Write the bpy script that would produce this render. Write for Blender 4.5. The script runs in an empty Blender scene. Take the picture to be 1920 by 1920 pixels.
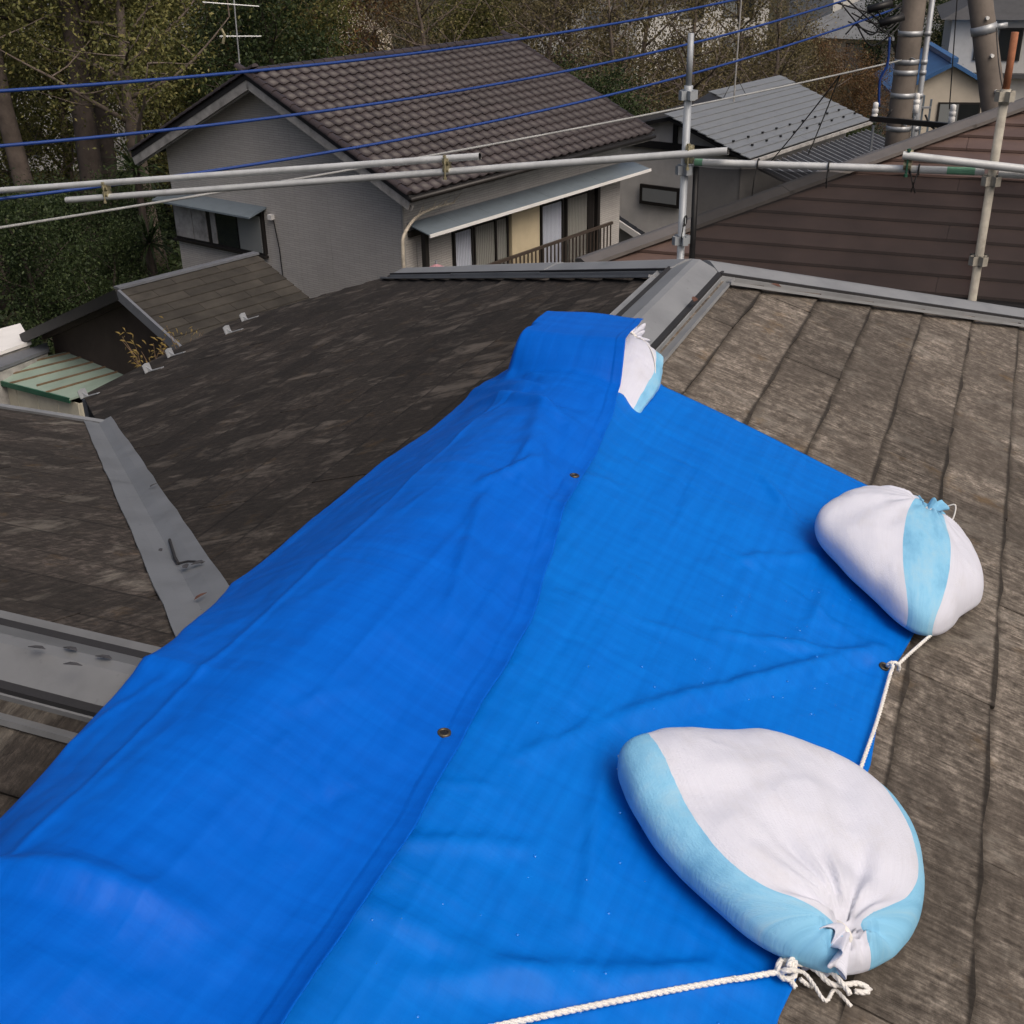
import bpy, math, random
import numpy as np
from mathutils import Vector, Matrix, noise

random.seed(7); rng = np.random.default_rng(7)
SC = bpy.context.scene
COL = SC.collection
R = math.radians

# ------------------------------------------------------------------ camera
EYE = np.array([0.0, 0.0, 8.09]); F = 2230.0; PITCH = R(26.45); ROLL = R(-1.0)
_fw = np.array([0, math.cos(PITCH), -math.sin(PITCH)]); _r0 = np.array([1.0, 0, 0]); _u0 = np.cross(_r0, _fw)
_r = math.cos(ROLL) * _r0 + math.sin(ROLL) * _u0; _u = np.cross(_r, _fw)
cam = bpy.data.cameras.new('camera'); cam.sensor_width = 36; cam.lens = 36 * F / 1920
cam.clip_start = 0.05; cam.clip_end = 2000
cam_o = bpy.data.objects.new('camera', cam); COL.objects.link(cam_o)
cam_o.matrix_world = Matrix(((_r[0], _u[0], -_fw[0], EYE[0]), (_r[1], _u[1], -_fw[1], EYE[1]), (_r[2], _u[2], -_fw[2], EYE[2]), (0, 0, 0, 1)))
SC.camera = cam_o

# ------------------------------------------------------------------ light: bright overcast
SUN_AZ, SUN_EL = R(140), R(52)          # compass style: from +Y clockwise
world = bpy.data.worlds.new('World'); SC.world = world; world.use_nodes = True
wn = world.node_tree; wn.nodes.clear()
sky = wn.nodes.new('ShaderNodeTexSky'); sky.sky_type = 'NISHITA'; sky.sun_disc = False
sky.sun_elevation = SUN_EL; sky.sun_rotation = SUN_AZ; sky.air_density = 0.8; sky.dust_density = 9.0; sky.ozone_density = 0.3
bg = wn.nodes.new('ShaderNodeBackground'); bg.inputs[1].default_value = 0.125
wo = wn.nodes.new('ShaderNodeOutputWorld')
wn.links.new(sky.outputs[0], bg.inputs[0]); wn.links.new(bg.outputs[0], wo.inputs[0])
sl = bpy.data.lights.new('sun', 'SUN'); sl.energy = 0.7; sl.angle = R(40); sl.color = (1, 0.97, 0.92)
sun = bpy.data.objects.new('sun', sl); COL.objects.link(sun)
sd = Vector((math.sin(SUN_AZ) * math.cos(SUN_EL), math.cos(SUN_AZ) * math.cos(SUN_EL), math.sin(SUN_EL)))
sun.rotation_euler = sd.to_track_quat('Z', 'Y').to_euler(); sun.location = (10, -10, 40)
SC.cycles.max_bounces = 6; SC.cycles.diffuse_bounces = 3; SC.cycles.glossy_bounces = 2; SC.cycles.transparent_max_bounces = 10; SC.cycles.transmission_bounces = 3
SC.view_settings.view_transform = 'Standard'; SC.view_settings.look = 'None'
SC.view_settings.exposure = 0.0; SC.view_settings.gamma = 1; SC.view_settings.use_curve_mapping = False

# ------------------------------------------------------------------ layout helpers
def ray(x, y): return _r * (x - 960) / F - _u * (y - 960) / F + _fw
def on_plane(x, y, P, n):
    v = ray(x, y); return EYE + v * (((np.asarray(P) - EYE) @ n) / (v @ n))
def on_z(x, y, z):
    v = ray(x, y); return EYE + v * ((z - EYE[2]) / v[2])
def at_dist(x, y, D):
    v = ray(x, y); return EYE + v / np.linalg.norm(v[:2]) * D

# ------------------------------------------------------------------ object helpers
def tag(o, label=None, cat=None, group=None, kind=None):
    if label: o['label'] = label
    if cat: o['category'] = cat
    if group: o['group'] = group
    if kind: o['kind'] = kind
    return o
def link(o, parent=None):
    COL.objects.link(o)
    if parent is not None: o.parent = parent
    return o
def empty(name, loc, rz=0.0, label=None, cat=None, group=None):
    o = bpy.data.objects.new(name, None); link(o); o.location = loc; o.rotation_euler = (0, 0, rz); o.empty_display_size = 0.2
    return tag(o, label, cat, group)
class MB:
    def __init__(s): s.v = []; s.f = []; s.uv = None
    def quad(s, a, b, c, d):
        n = len(s.v); s.v += [tuple(a), tuple(b), tuple(c), tuple(d)]; s.f.append((n, n + 1, n + 2, n + 3))
    def poly(s, pts):
        n = len(s.v); s.v += [tuple(p) for p in pts]; s.f.append(tuple(range(n, n + len(pts))))
    def box(s, a, b):
        (x0, y0, z0), (x1, y1, z1) = a, b
        n = len(s.v)
        s.v += [(x0, y0, z0), (x1, y0, z0), (x1, y1, z0), (x0, y1, z0), (x0, y0, z1), (x1, y0, z1), (x1, y1, z1), (x0, y1, z1)]
        s.f += [tuple(n + i for i in q) for q in ((0, 3, 2, 1), (4, 5, 6, 7), (0, 1, 5, 4), (1, 2, 6, 5), (2, 3, 7, 6), (3, 0, 4, 7))]
    def bar(s, p, q, w, h, up=(0, 0, 1)):
        p, q = Vector(p), Vector(q); d = (q - p).normalized(); up = Vector(up)
        x = d.cross(up); x = x.normalized() if x.length > 1e-6 else Vector((1, 0, 0)); y = x.cross(d)
        n = len(s.v)
        for e in (p, q):
            for sx, sy in ((-1, -1), (1, -1), (1, 1), (-1, 1)): s.v.append(tuple(e + x * sx * w / 2 + y * sy * h / 2))
        s.f += [tuple(n + i for i in q4) for q4 in ((0, 1, 2, 3), (7, 6, 5, 4), (0, 4, 5, 1), (1, 5, 6, 2), (2, 6, 7, 3), (3, 7, 4, 0))]
    def tube(s, pts, rad, n=8, caps=True):
        pts = [Vector(p) for p in pts]; rs = rad if hasattr(rad, '__len__') else [rad] * len(pts)
        base = len(s.v); X = None
        for i, p in enumerate(pts):
            d = (pts[min(i + 1, len(pts) - 1)] - pts[max(i - 1, 0)])
            d = d.normalized() if d.length > 1e-9 else Vector((0, 0, 1))
            if X is None:
                X = d.cross(Vector((0, 0, 1)))
                X = X.normalized() if X.length > 1e-3 else Vector((1, 0, 0))
            else:
                X = (X - d * X.dot(d)); X = X.normalized() if X.length > 1e-6 else d.orthogonal().normalized()
            Y = d.cross(X)
            for k in range(n):
                t = 2 * math.pi * k / n; s.v.append(tuple(p + (X * math.cos(t) + Y * math.sin(t)) * rs[i]))
        for i in range(len(pts) - 1):
            for k in range(n):
                a = base + i * n + k; b = base + i * n + (k + 1) % n; s.f.append((a, b, b + n, a + n))
        if caps:
            s.f.append(tuple(base + k for k in reversed(range(n)))); e = base + (len(pts) - 1) * n; s.f.append(tuple(e + k for k in range(n)))
    def prism(s, poly, off):
        # poly: list of 3d points (planar), off: extrusion vector
        n = len(s.v); m = len(poly); off = np.asarray(off)
        s.v += [tuple(p) for p in poly] + [tuple(np.asarray(p) + off) for p in poly]
        s.f.append(tuple(range(n, n + m))[::-1]); s.f.append(tuple(range(n + m, n + 2 * m)))
        for i in range(m): s.f.append((n + i, n + (i + 1) % m, n + m + (i + 1) % m, n + m + i))
    def mesh(s, name):
        me = bpy.data.meshes.new(name); me.from_pydata([tuple(map(float, v)) for v in s.v], [], s.f); me.update(); return me
    def build(s, name, mat, parent=None, smooth=False):
        me = s.mesh(name); me.materials.append(mat)
        if smooth: me.polygons.foreach_set('use_smooth', [True] * len(me.polygons))
        o = bpy.data.objects.new(name, me); return link(o, parent)
def grid_mesh(name, P, mat, parent=None, uv=None, smooth=True, wrap=False, attr=None):
    ni, nj = P.shape[:2]; me = bpy.data.meshes.new(name)
    idx = np.arange(ni * nj).reshape(ni, nj)
    if wrap: idx = np.concatenate([idx, idx[:, :1]], 1)
    f = np.stack([idx[:-1, :-1], idx[1:, :-1], idx[1:, 1:], idx[:-1, 1:]], -1).reshape(-1, 4)
    me.from_pydata(P.reshape(-1, 3).tolist(), [], f.tolist())
    if uv is not None:
        l = me.uv_layers.new(name='UVMap'); lv = np.zeros(len(me.loops), dtype=np.int32); me.loops.foreach_get('vertex_index', lv)
        l.data.foreach_set('uv', uv.reshape(-1, 2)[lv].ravel())
    if smooth: me.polygons.foreach_set('use_smooth', [True] * len(me.polygons))
    me.materials.append(mat); me.update()
    return link(bpy.data.objects.new(name, me), parent)
def add_solid(o, t, off=-1):
    m = o.modifiers.new('solid', 'SOLIDIFY'); m.thickness = t; m.offset = off
def bevel(o, w=0.004, seg=1):
    m = o.modifiers.new('bevel', 'BEVEL'); m.width = w; m.segments = seg; m.limit_method = 'ANGLE'
def dup(o, parent=None):
    c = o.copy(); link(c, parent)
    for ch in list(o.children): dup(ch, c)
    return c
def clip_convex(poly, region):
    # Sutherland-Hodgman, region counter-clockwise
    out = list(poly)
    for i in range(len(region)):
        a = region[i]; b = region[(i + 1) % len(region)]
        ins = lambda p: (b[0] - a[0]) * (p[1] - a[1]) - (b[1] - a[1]) * (p[0] - a[0]) >= -1e-9
        res = []
        for j in range(len(out)):
            p, q = out[j], out[(j + 1) % len(out)]
            if ins(p): res.append(p)
            if ins(p) != ins(q):
                x1, y1, x2, y2 = *p, *q
                d1 = (b[0] - a[0]) * (y1 - a[1]) - (b[1] - a[1]) * (x1 - a[0]); d2 = (b[0] - a[0]) * (y2 - a[1]) - (b[1] - a[1]) * (x2 - a[0])
                t = d1 / (d1 - d2); res.append((x1 + (x2 - x1) * t, y1 + (y2 - y1) * t))
        out = res
        if len(out) < 3: return []
    cl = [out[0]]
    for p in out[1:]:
        if abs(p[0] - cl[-1][0]) + abs(p[1] - cl[-1][1]) > 1e-5: cl.append(p)
    if len(cl) > 1 and abs(cl[0][0] - cl[-1][0]) + abs(cl[0][1] - cl[-1][1]) < 1e-5: cl.pop()
    ar = 0
    for i in range(len(cl)): ar += cl[i][0] * cl[(i + 1) % len(cl)][1] - cl[(i + 1) % len(cl)][0] * cl[i][1]
    return cl if len(cl) >= 3 and abs(ar) > 2e-4 else []

# ------------------------------------------------------------------ materials
class NT:
    def __init__(s, name):
        s.m = bpy.data.materials.new(name); s.m.use_nodes = True; s.t = s.m.node_tree; s.t.nodes.clear()
        s.out = s.n('ShaderNodeOutputMaterial'); s.b = s.n('ShaderNodeBsdfPrincipled'); s.l(s.b.outputs[0], s.out.inputs[0])
    def n(s, t): return s.t.nodes.new(t)
    def l(s, a, b): s.t.links.new(a, b)
    def coord(s, kind='Object', scale=(1, 1, 1), rot=(0, 0, 0), world=False):
        mp = s.n('ShaderNodeMapping'); mp.inputs['Scale'].default_value = scale; mp.inputs['Rotation'].default_value = rot
        if world: g = s.n('ShaderNodeNewGeometry'); s.l(g.outputs['Position'], mp.inputs[0])
        else: g = s.n('ShaderNodeTexCoord'); s.l(g.outputs[kind], mp.inputs[0])
        return mp.outputs[0]
    def noise(s, vec, scale, detail=4, rough=0.6, dist=0.0):
        n = s.n('ShaderNodeTexNoise'); n.inputs['Scale'].default_value = scale; n.inputs['Detail'].default_value = detail
        n.inputs['Roughness'].default_value = rough; n.inputs['Distortion'].default_value = dist; s.l(vec, n.inputs['Vector']); return n.outputs[0]
    def ramp(s, fac, stops):
        r = s.n('ShaderNodeValToRGB'); e = r.color_ramp.elements
        while len(e) < len(stops): e.new(0.5)
        for i, (p, c) in enumerate(stops): e[i].position = p; e[i].color = (*c, 1) if len(c) == 3 else c
        s.l(fac, r.inputs[0]); return r.outputs[0]
    def mix(s, fac, a, b, mode='MIX'):
        m = s.n('ShaderNodeMix'); m.data_type = 'RGBA'; m.blend_type = mode
        for sock, v in ((m.inputs[0], fac), (m.inputs[6], a), (m.inputs[7], b)):
            if hasattr(v, 'links'): s.l(v, sock)
            elif hasattr(v, '__len__'): sock.default_value = (*v, 1) if len(v) == 3 else v
            else: sock.default_value = v
        return m.outputs[2]
    def math(s, op, a, b=0.0, c=None):
        m = s.n('ShaderNodeMath'); m.operation = op
        for i, v in enumerate((a, b, c)):
            if v is None: continue
            if hasattr(v, 'links'): s.l(v, m.inputs[i])
            else: m.inputs[i].default_value = v
        return m.outputs[0]
    def bump(s, h, strength=0.3, dist=0.01):
        b = s.n('ShaderNodeBump'); b.inputs['Strength'].default_value = strength; b.inputs['Distance'].default_value = dist
        s.l(h, b.inputs['Height']); s.l(b.outputs[0], s.b.inputs['Normal']); return b
    def set(s, col=None, rough=0.6, metal=0.0, spec=0.5):
        if col is not None:
            if hasattr(col, 'links'): s.l(col, s.b.inputs['Base Color'])
            else: s.b.inputs['Base Color'].default_value = (*col, 1)
        if hasattr(rough, 'links'): s.l(rough, s.b.inputs['Roughness'])
        else: s.b.inputs['Roughness'].default_value = rough
        s.b.inputs['Metallic'].default_value = metal; s.b.inputs['Specular IOR Level'].default_value = spec
        return s.m
def simple(name, c, rough=0.6, metal=0.0, var=0.25, scale=3.0, bump=0.15, bs=40.0, spec=0.4, rnd=0.0):
    t = NT(name); v = t.coord(world=True)
    n = t.noise(v, scale, 5, 0.65); c = np.array(c)
    col = t.ramp(n, [(0.28, tuple(c * (1 - var))), (0.5, tuple(c)), (0.74, tuple(np.minimum(c * (1 + var), 0.95)))])
    if rnd:
        oi = t.n('ShaderNodeObjectInfo'); f = t.math('MULTIPLY_ADD', oi.outputs['Random'], rnd * 2, 1 - rnd)
        hs = t.n('ShaderNodeHueSaturation'); t.l(f, hs.inputs['Value']); t.l(col, hs.inputs['Color']); col = hs.outputs[0]
    if bump: t.bump(t.noise(v, bs, 4, 0.6), bump, 0.01)
    return t.set(col, rough, metal, spec)

AZ = R(22.4); TP = math.tan(R(19.3)); CP = math.cos(R(19.3))
def slate_mat(name, rot, dark, mid, light, lich, streak=(38, 2.2), rust=0.5, edge=0.85, lt=.55, gw=.32, ls=.42):
    """fibre-cement slate: grooves running down the slope (along local y after rot), lichen and algae patches"""
    t = NT(name); v = t.coord(world=True, rot=(0, 0, rot))
    mp = t.n('ShaderNodeMapping'); mp.inputs['Scale'].default_value = (streak[0], streak[1], streak[1]); t.l(v, mp.inputs[0])
    groove = t.noise(mp.outputs[0], 4.0, 3, 0.6)
    speck = t.noise(v, 42, 5, 0.78); patch = t.noise(v, 2.3, 4, 0.7, 0.6); patch2 = t.noise(v, 7.0, 4, 0.7, 0.3)
    mp2 = t.n('ShaderNodeMapping'); mp2.inputs['Scale'].default_value = (5, 2.4, 2.4); t.l(v, mp2.inputs[0])
    st2 = t.noise(mp2.outputs[0], 1.6, 5, 0.7, 0.4)
    base = t.ramp(t.math('ADD', t.math('MULTIPLY', groove, gw), t.math('MULTIPLY', speck, 1 - gw)), [(0.38, dark), (0.5, mid), (0.63, light)])
    base = t.mix(t.ramp(patch, [(0.40, (0, 0, 0)), (0.58, (1, 1, 1))]), base, t.mix(0.62, base, dark))
    mott = t.noise(v, 24, 5, 0.78); base = t.mix(t.math('MULTIPLY', t.ramp(mott, [(0.46, (1, 1, 1)), (0.58, (0, 0, 0))]), 0.45), base, dark)
    base = t.mix(t.math('MULTIPLY', t.ramp(st2, [(lt, (0, 0, 0)), (lt + .13, (1, 1, 1))]), ls), base, lich)
    base = t.mix(t.math('MULTIPLY', t.ramp(patch2, [(0.60, (0, 0, 0)), (0.76, (1, 1, 1))]), rust), base, t.mix(0.5, base, (0.16, 0.095, 0.03)))
    uvc = t.coord('UV'); sp = t.n('ShaderNodeSeparateXYZ'); t.l(uvc, sp.inputs[0])          # course-line shadow and damp dirt painted along each slate's edges
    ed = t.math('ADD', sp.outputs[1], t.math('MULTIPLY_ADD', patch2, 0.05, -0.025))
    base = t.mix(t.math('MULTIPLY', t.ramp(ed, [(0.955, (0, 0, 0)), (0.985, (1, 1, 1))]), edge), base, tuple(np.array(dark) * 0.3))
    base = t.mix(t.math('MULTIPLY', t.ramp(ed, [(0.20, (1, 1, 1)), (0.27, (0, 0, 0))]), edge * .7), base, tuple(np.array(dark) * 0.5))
    oi = t.n('ShaderNodeObjectInfo'); f = t.math('MULTIPLY_ADD', oi.outputs['Random'], 0.50, 0.75)
    hs = t.n('ShaderNodeHueSaturation'); t.l(f, hs.inputs['Value']); t.l(base, hs.inputs['Color'])
    t.bump(t.math('ADD', t.math('MULTIPLY', groove, 1.0), t.math('MULTIPLY', speck, 0.5)), 0.8, 0.006)
    return t.set(hs.outputs[0], 0.88, 0, 0.25)

M = {}
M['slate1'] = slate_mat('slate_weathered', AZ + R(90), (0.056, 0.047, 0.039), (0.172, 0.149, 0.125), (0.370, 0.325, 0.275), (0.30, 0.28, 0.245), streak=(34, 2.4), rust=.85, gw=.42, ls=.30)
M['slate2'] = slate_mat('slate_dark', AZ + R(90), (0.014, 0.012, 0.010), (0.031, 0.025, 0.021), (0.066, 0.055, 0.046), (0.16, 0.14, 0.12), streak=(22, 2.5), rust=0.35, edge=.65, lt=.53)  # shade of the slope turned from the sun, plus algae, put into the colour
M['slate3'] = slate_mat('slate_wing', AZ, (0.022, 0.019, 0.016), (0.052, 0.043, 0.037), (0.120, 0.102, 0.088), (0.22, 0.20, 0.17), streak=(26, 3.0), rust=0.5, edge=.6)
M['deck'] = simple('roof_felt', (0.03, 0.028, 0.026), 0.9)
def metal_mat(name, c, stain):
    t = NT(name); v = t.coord(world=True); n = t.noise(v, 6, 6, 0.7); n2 = t.noise(v, 1.3, 5, 0.7, 0.5); n3 = t.noise(v, 45, 3, 0.6); c = np.array(c)
    col = t.ramp(n, [(0.3, tuple(c * 0.82)), (0.5, tuple(c)), (0.72, tuple(c * 1.1))])
    col = t.mix(t.math('MULTIPLY', t.ramp(n2, [(0.55, (0, 0, 0)), (0.75, (1, 1, 1))]), stain), col, tuple(c * 0.45))
    col = t.mix(t.math('MULTIPLY', t.ramp(n3, [(0.66, (0, 0, 0)), (0.74, (1, 1, 1))]), 0.35), col, tuple(c * 0.5))
    t.bump(n, 0.12, 0.01); return t.set(col, t.math('MULTIPLY_ADD', n, 0.3, 0.3), 0.15, 0.45)
M['cap'] = metal_mat('painted_cap_steel', (0.235, 0.245, 0.255), 0.5); M['cap_wing'] = metal_mat('wing_cap_steel', (0.165, 0.172, 0.178), 0.5)
M['cap_dark'] = metal_mat('old_cap_steel', (0.15, 0.16, 0.18), 0.5)
M['valley'] = metal_mat('valley_steel', (0.185, 0.198, 0.215), 0.45)
M['board'] = simple('dark_batten', (0.02, 0.02, 0.022), 0.8)
M['wall_own'] = simple('own_house_wall', (0.42, 0.40, 0.36), 0.8, bump=0.2, bs=60)

def tarp_mat(name, k=(1, 1, 1)):
    t = NT(name); v = t.coord('UV')
    sx = t.n('ShaderNodeSeparateXYZ'); t.l(v, sx.inputs[0])
    kk = lambda c_: tuple(np.array(c_) * k)
    mp = t.n('ShaderNodeMapping'); mp.inputs['Scale'].default_value = (1.5, 60, 1); t.l(v, mp.inputs[0]); la = t.noise(mp.outputs[0], 2.2, 4, 0.6)
    mp2 = t.n('ShaderNodeMapping'); mp2.inputs['Scale'].default_value = (60, 1.5, 1); t.l(v, mp2.inputs[0]); lb = t.noise(mp2.outputs[0], 2.2, 4, 0.6)
    big = t.noise(v, 5, 5, 0.65); lines = t.math('MULTIPLY', t.math('ADD', la, lb), .5)
    c = t.ramp(lines, [(0.36, kk((0.0002, 0.113, 0.52))), (0.50, kk((0.0003, 0.128, 0.575))), (0.64, kk((0.0005, 0.145, 0.625)))])
    c = t.mix(t.math('MULTIPLY', t.ramp(big, [(0.4, (0, 0, 0)), (0.75, (1, 1, 1))]), 0.28), c, kk((0.0006, 0.170, 0.63)))
    sc_ = t.noise(v, 38, 4, 0.7); c = t.mix(t.math('MULTIPLY', t.ramp(sc_, [(0.66, (0, 0, 0)), (0.76, (1, 1, 1))]), 0.12), c, (0.004, 0.07, 0.34))
    h = t.math('ADD', t.math('MULTIPLY', lines, .8), t.math('MULTIPLY', t.noise(v, 30, 5, 0.65), 0.9))
    t.bump(h, 0.5, 0.004)
    t.set(c, t.math('MULTIPLY_ADD', big, 0.24, 0.36), 0, 0.11)
    return t.m
M['tarp'] = tarp_mat('blue_polyethylene', (1, 1.04, 0.98)); M['tarp_back'] = tarp_mat('blue_polyethylene_reverse', (1, .80, .93))
def bag_mat(name, bands):
    """woven sack: white cloth with light blue woven bands running its length (v of the UV)"""
    t = NT(name); v = t.coord('UV'); sx = t.n('ShaderNodeSeparateXYZ'); t.l(v, sx.inputs[0])
    wob = t.noise(v, 14, 3, 0.6); vv = t.math('ADD', sx.outputs[1], t.math('MULTIPLY_ADD', wob, 0.008, -0.004))
    mask = None
    for a, b in bands:
        k = t.math('MULTIPLY', t.math('GREATER_THAN', vv, a), t.math('LESS_THAN', vv, b)); mask = k if mask is None else t.math('MAXIMUM', mask, k)
    n = t.noise(v, 9, 5, 0.65); mp = t.n('ShaderNodeMapping'); mp.inputs['Scale'].default_value = (2, 90, 1); t.l(v, mp.inputs[0]); ln = t.noise(mp.outputs[0], 3, 3, 0.6)
    white = t.ramp(ln, [(0.3, (0.57, 0.59, 0.68)), (0.6, (0.60, 0.62, 0.71))])
    blue = t.ramp(t.math('ADD', t.math('MULTIPLY', n, 0.7), t.math('MULTIPLY', ln, 0.1)), [(0.22, (0.13, 0.36, 0.58)), (0.4, (0.22, 0.50, 0.72)), (0.62, (0.30, 0.60, 0.80))])
    c = t.mix(mask, white, blue)
    c = t.mix(t.math('MULTIPLY', t.ramp(n, [(0.50, (0, 0, 0)), (0.75, (1, 1, 1))]), 0.26), c, (0.42, 0.40, 0.38))
    wf = t.noise(v, 260, 2, 0.5); t.bump(t.math('ADD', t.math('MULTIPLY', wf, .9), t.math('ADD', t.math('MULTIPLY', ln, .5), t.math('MULTIPLY', n, 1.2))), 0.32, 0.004)
    t.set(c, 0.62, 0, 0.3); t.b.inputs['Subsurface Weight'].default_value = 0.0
    return t.m
M['rope'] = simple('white_rope', (0.74, 0.73, 0.70), 0.8, var=0.12, scale=60, bump=0.4, bs=260)
M['eyelet'] = simple('brass_eyelet', (0.10, 0.085, 0.06), 0.4, 0.7, bump=0)
M['black'] = simple('black_plastic', (0.012, 0.012, 0.013), 0.5, bump=0)
M['galv'] = metal_mat('galvanised_pipe', (0.60, 0.62, 0.62), 0.25); M['galv'].node_tree.nodes['Principled BSDF'].inputs['Metallic'].default_value = 0.25
M['galv_old'] = metal_mat('old_galvanised_post', (0.33, 0.36, 0.39), 0.4)
M['beige_post'] = simple('cement_stained_post', (0.36, 0.34, 0.29), 0.8, var=0.35, scale=9)
M['rust'] = simple('rusty_orange_steel', (0.30, 0.12, 0.06), 0.8, var=0.4, scale=14)
M['clamp'] = simple('zinc_yellow_clamp', (0.34, 0.31, 0.20), 0.45, 0.5, var=0.4, scale=30)
M['green_tape'] = simple('green_marking_tape', (0.16, 0.36, 0.24), 0.5, bump=0); M['green_dark'] = simple('dark_green_paint', (0.018, 0.08, 0.05), 0.5, bump=0)
M['cable_blue'] = simple('blue_cable_sleeve', (0.010, 0.042, 0.20), 0.45, var=0.15, bump=0)
M['cable_grey'] = simple('grey_service_cable', (0.30, 0.31, 0.31), 0.6, bump=0)
M['concrete'] = simple('pole_concrete', (0.135, 0.115, 0.098), 0.9, var=0.3, scale=2.5, bs=50)
M['steel'] = simple('riser_steel', (0.36, 0.38, 0.40), 0.45, 0.4, bump=0)
M['porcelain'] = simple('white_porcelain', (0.75, 0.75, 0.73), 0.3, bump=0)

# ------------------------------------------------------------------ ground
G = -1.6
t = NT('leaf_litter_ground'); v = t.coord(world=True)
t.bump(t.noise(v, 9, 6, 0.7), 0.8, 0.05)
M['ground'] = t.set(t.ramp(t.noise(v, 0.6, 8, 0.7), [(0.3, (0.018, 0.017, 0.011)), (0.5, (0.035, 0.034, 0.02)), (0.7, (0.06, 0.05, 0.03))]), 0.95, 0, 0.2)
m = MB(); m.quad((-700, -200, G), (700, -200, G), (700, 1200, G), (-700, 1200, G)); tag(m.build('ground', M['ground']), kind='structure')

# ------------------------------------------------------------------ own house: hip roof with a wing
ZR = 7.0
APEX = on_z(1305, 502, ZR)
DR = np.array([math.sin(AZ), math.cos(AZ), 0.0]); DU = np.array([math.cos(AZ), -math.sin(AZ), 0.0]); UP = np.array([0, 0, 1.0])
AW = 2.77                                   # where the wing ridge meets the main ridge, metres along from the hip apex
HOUSE = empty('slate_roof_house', tuple(APEX - UP * (ZR - G) - DR * 2), 0, 'near house with a weathered grey-brown slate hip roof under the blue tarp', 'house')
HOFF = np.array(HOUSE.location)
def W(a, l, z): return APEX - DR * a + DU * l + UP * z
def wl(P): return np.asarray(P) - HOFF      # world to house local
# slopes: origin on the ridge, x axis along the eave, slope axis, region polygon in (x, slant) counter-clockwise
EAVE = 3.75
class Slope:
    def __init__(s, O, ex, ey): s.O = np.asarray(O); s.ex = ex; s.ey = np.asarray(ey); s.n = np.cross(s.ex, s.ey); s.n = s.n / np.linalg.norm(s.n); s.n = s.n if s.n[2] > 0 else -s.n
    def P(s, x, y, h=0.0): return s.O + s.ex * x + s.ey * y + s.n * h
S1 = Slope(W(0, 0, 0), -DR, DU * CP - UP * math.sin(R(19.3)))          # x = along towards the viewer
S2 = Slope(W(0, 0, 0), -DR, -DU * CP - UP * math.sin(R(19.3)))
S3 = Slope(W(AW, 0, 0), -DU, DR * CP - UP * math.sin(R(19.3)))        # wing, far side: x = to the left
S4 = Slope(W(AW, 0, 0), -DU, -DR * CP - UP * math.sin(R(19.3)))       # wing, near side
k = 1 / CP
def ccw(p):
    a = sum(p[i][0] * p[(i + 1) % len(p)][1] - p[(i + 1) % len(p)][0] * p[i][1] for i in range(len(p))); return p if a > 0 else p[::-1]
CUT = 2.35                                   # hip end is cut off by a verge
R1 = ccw([(0, 0), (8, 0), (8, EAVE * k), (-CUT, EAVE * k), (-CUT, CUT * k)])
R2 = ccw([(0, 0), (AW, 0), (AW - EAVE, EAVE * k), (-2.46, EAVE * k), (-CUT, CUT * k)])
WE = 2.72                                    # wing eave distance
R3 = ccw([(0, 0), (6.5, 0), (6.5, WE * k), (WE, WE * k)])
R4 = ccw([(0, 0), (6.5, 0), (6.5, WE * k), (WE, WE * k)])
R5 = ccw([(AW, 0), (8, 0), (8, EAVE * k), (AW + EAVE, EAVE * k)])   # main left slope on the near side of the wing
def slope_part(S, region, mat, name='roof_slope'):
    mb = MB(); mb.prism([wl(S.P(x, y, -0.004)) for x, y in region], -S.n * 0.12); return mb.build(name, M['deck'], HOUSE)
def lay(S, region, mat, deck, s0, width, joint0, ymax, xr, seed, wave=0.004):
    rs = random.Random(seed); row = 0
    s = s0 - 0.182
    while s < ymax:
        s += 0.182; row += 1
        off = joint0 + (width / 2 if row % 2 else 0) + rs.uniform(-0.02, 0.02)
        x = xr[0] - ((xr[0] - off) % width)
        while x < xr[1]:
            y0 = max(s - 0.182 - 0.045, 0.0); g = 0.0018; n = 7
            lo = [(x + g + (width - 2 * g) * i / n, s + rs.uniform(-wave, wave)) for i in range(n + 1)]
            poly = ccw([(x + g, y0), (x + width - g, y0)] + lo[::-1])
            c = clip_convex(poly, region)
            x += width
            if not c: continue
            dz = rs.uniform(0, 0.002)
            hh = lambda y: 0.003 + dz + 0.0095 * max(0, (y - (s - 0.182 - 0.045)) / 0.227)
            mb = MB(); m_ = len(c)
            top = [wl(S.P(px, py, hh(py))) for px, py in c]; bot = [wl(S.P(px, py, hh(py) - 0.0065)) for px, py in c]
            mb.v = [tuple(p) for p in top + bot]; flip = np.dot(np.cross(np.asarray(top[1]) - top[0], np.asarray(top[2]) - top[0]), S.n) < 0
            f = [tuple(range(m_))] + [(i, i + m_, (i + 1) % m_ + m_, (i + 1) % m_) for i in range(m_)]
            mb.f = [q[::-1] for q in f] if flip else f
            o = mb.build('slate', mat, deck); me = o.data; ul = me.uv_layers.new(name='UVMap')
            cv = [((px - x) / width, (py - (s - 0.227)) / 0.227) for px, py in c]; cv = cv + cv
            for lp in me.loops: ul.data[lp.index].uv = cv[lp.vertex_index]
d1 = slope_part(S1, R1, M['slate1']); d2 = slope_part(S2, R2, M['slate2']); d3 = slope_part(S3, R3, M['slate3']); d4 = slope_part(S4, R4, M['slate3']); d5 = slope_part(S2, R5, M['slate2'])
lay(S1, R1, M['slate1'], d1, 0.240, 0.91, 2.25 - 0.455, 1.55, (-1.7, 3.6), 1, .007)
lay(S2, R2, M['slate2'], d2, 0.240, 0.91, 0.3, EAVE * k, (-2.6, AW), 2, 0.003)
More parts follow.
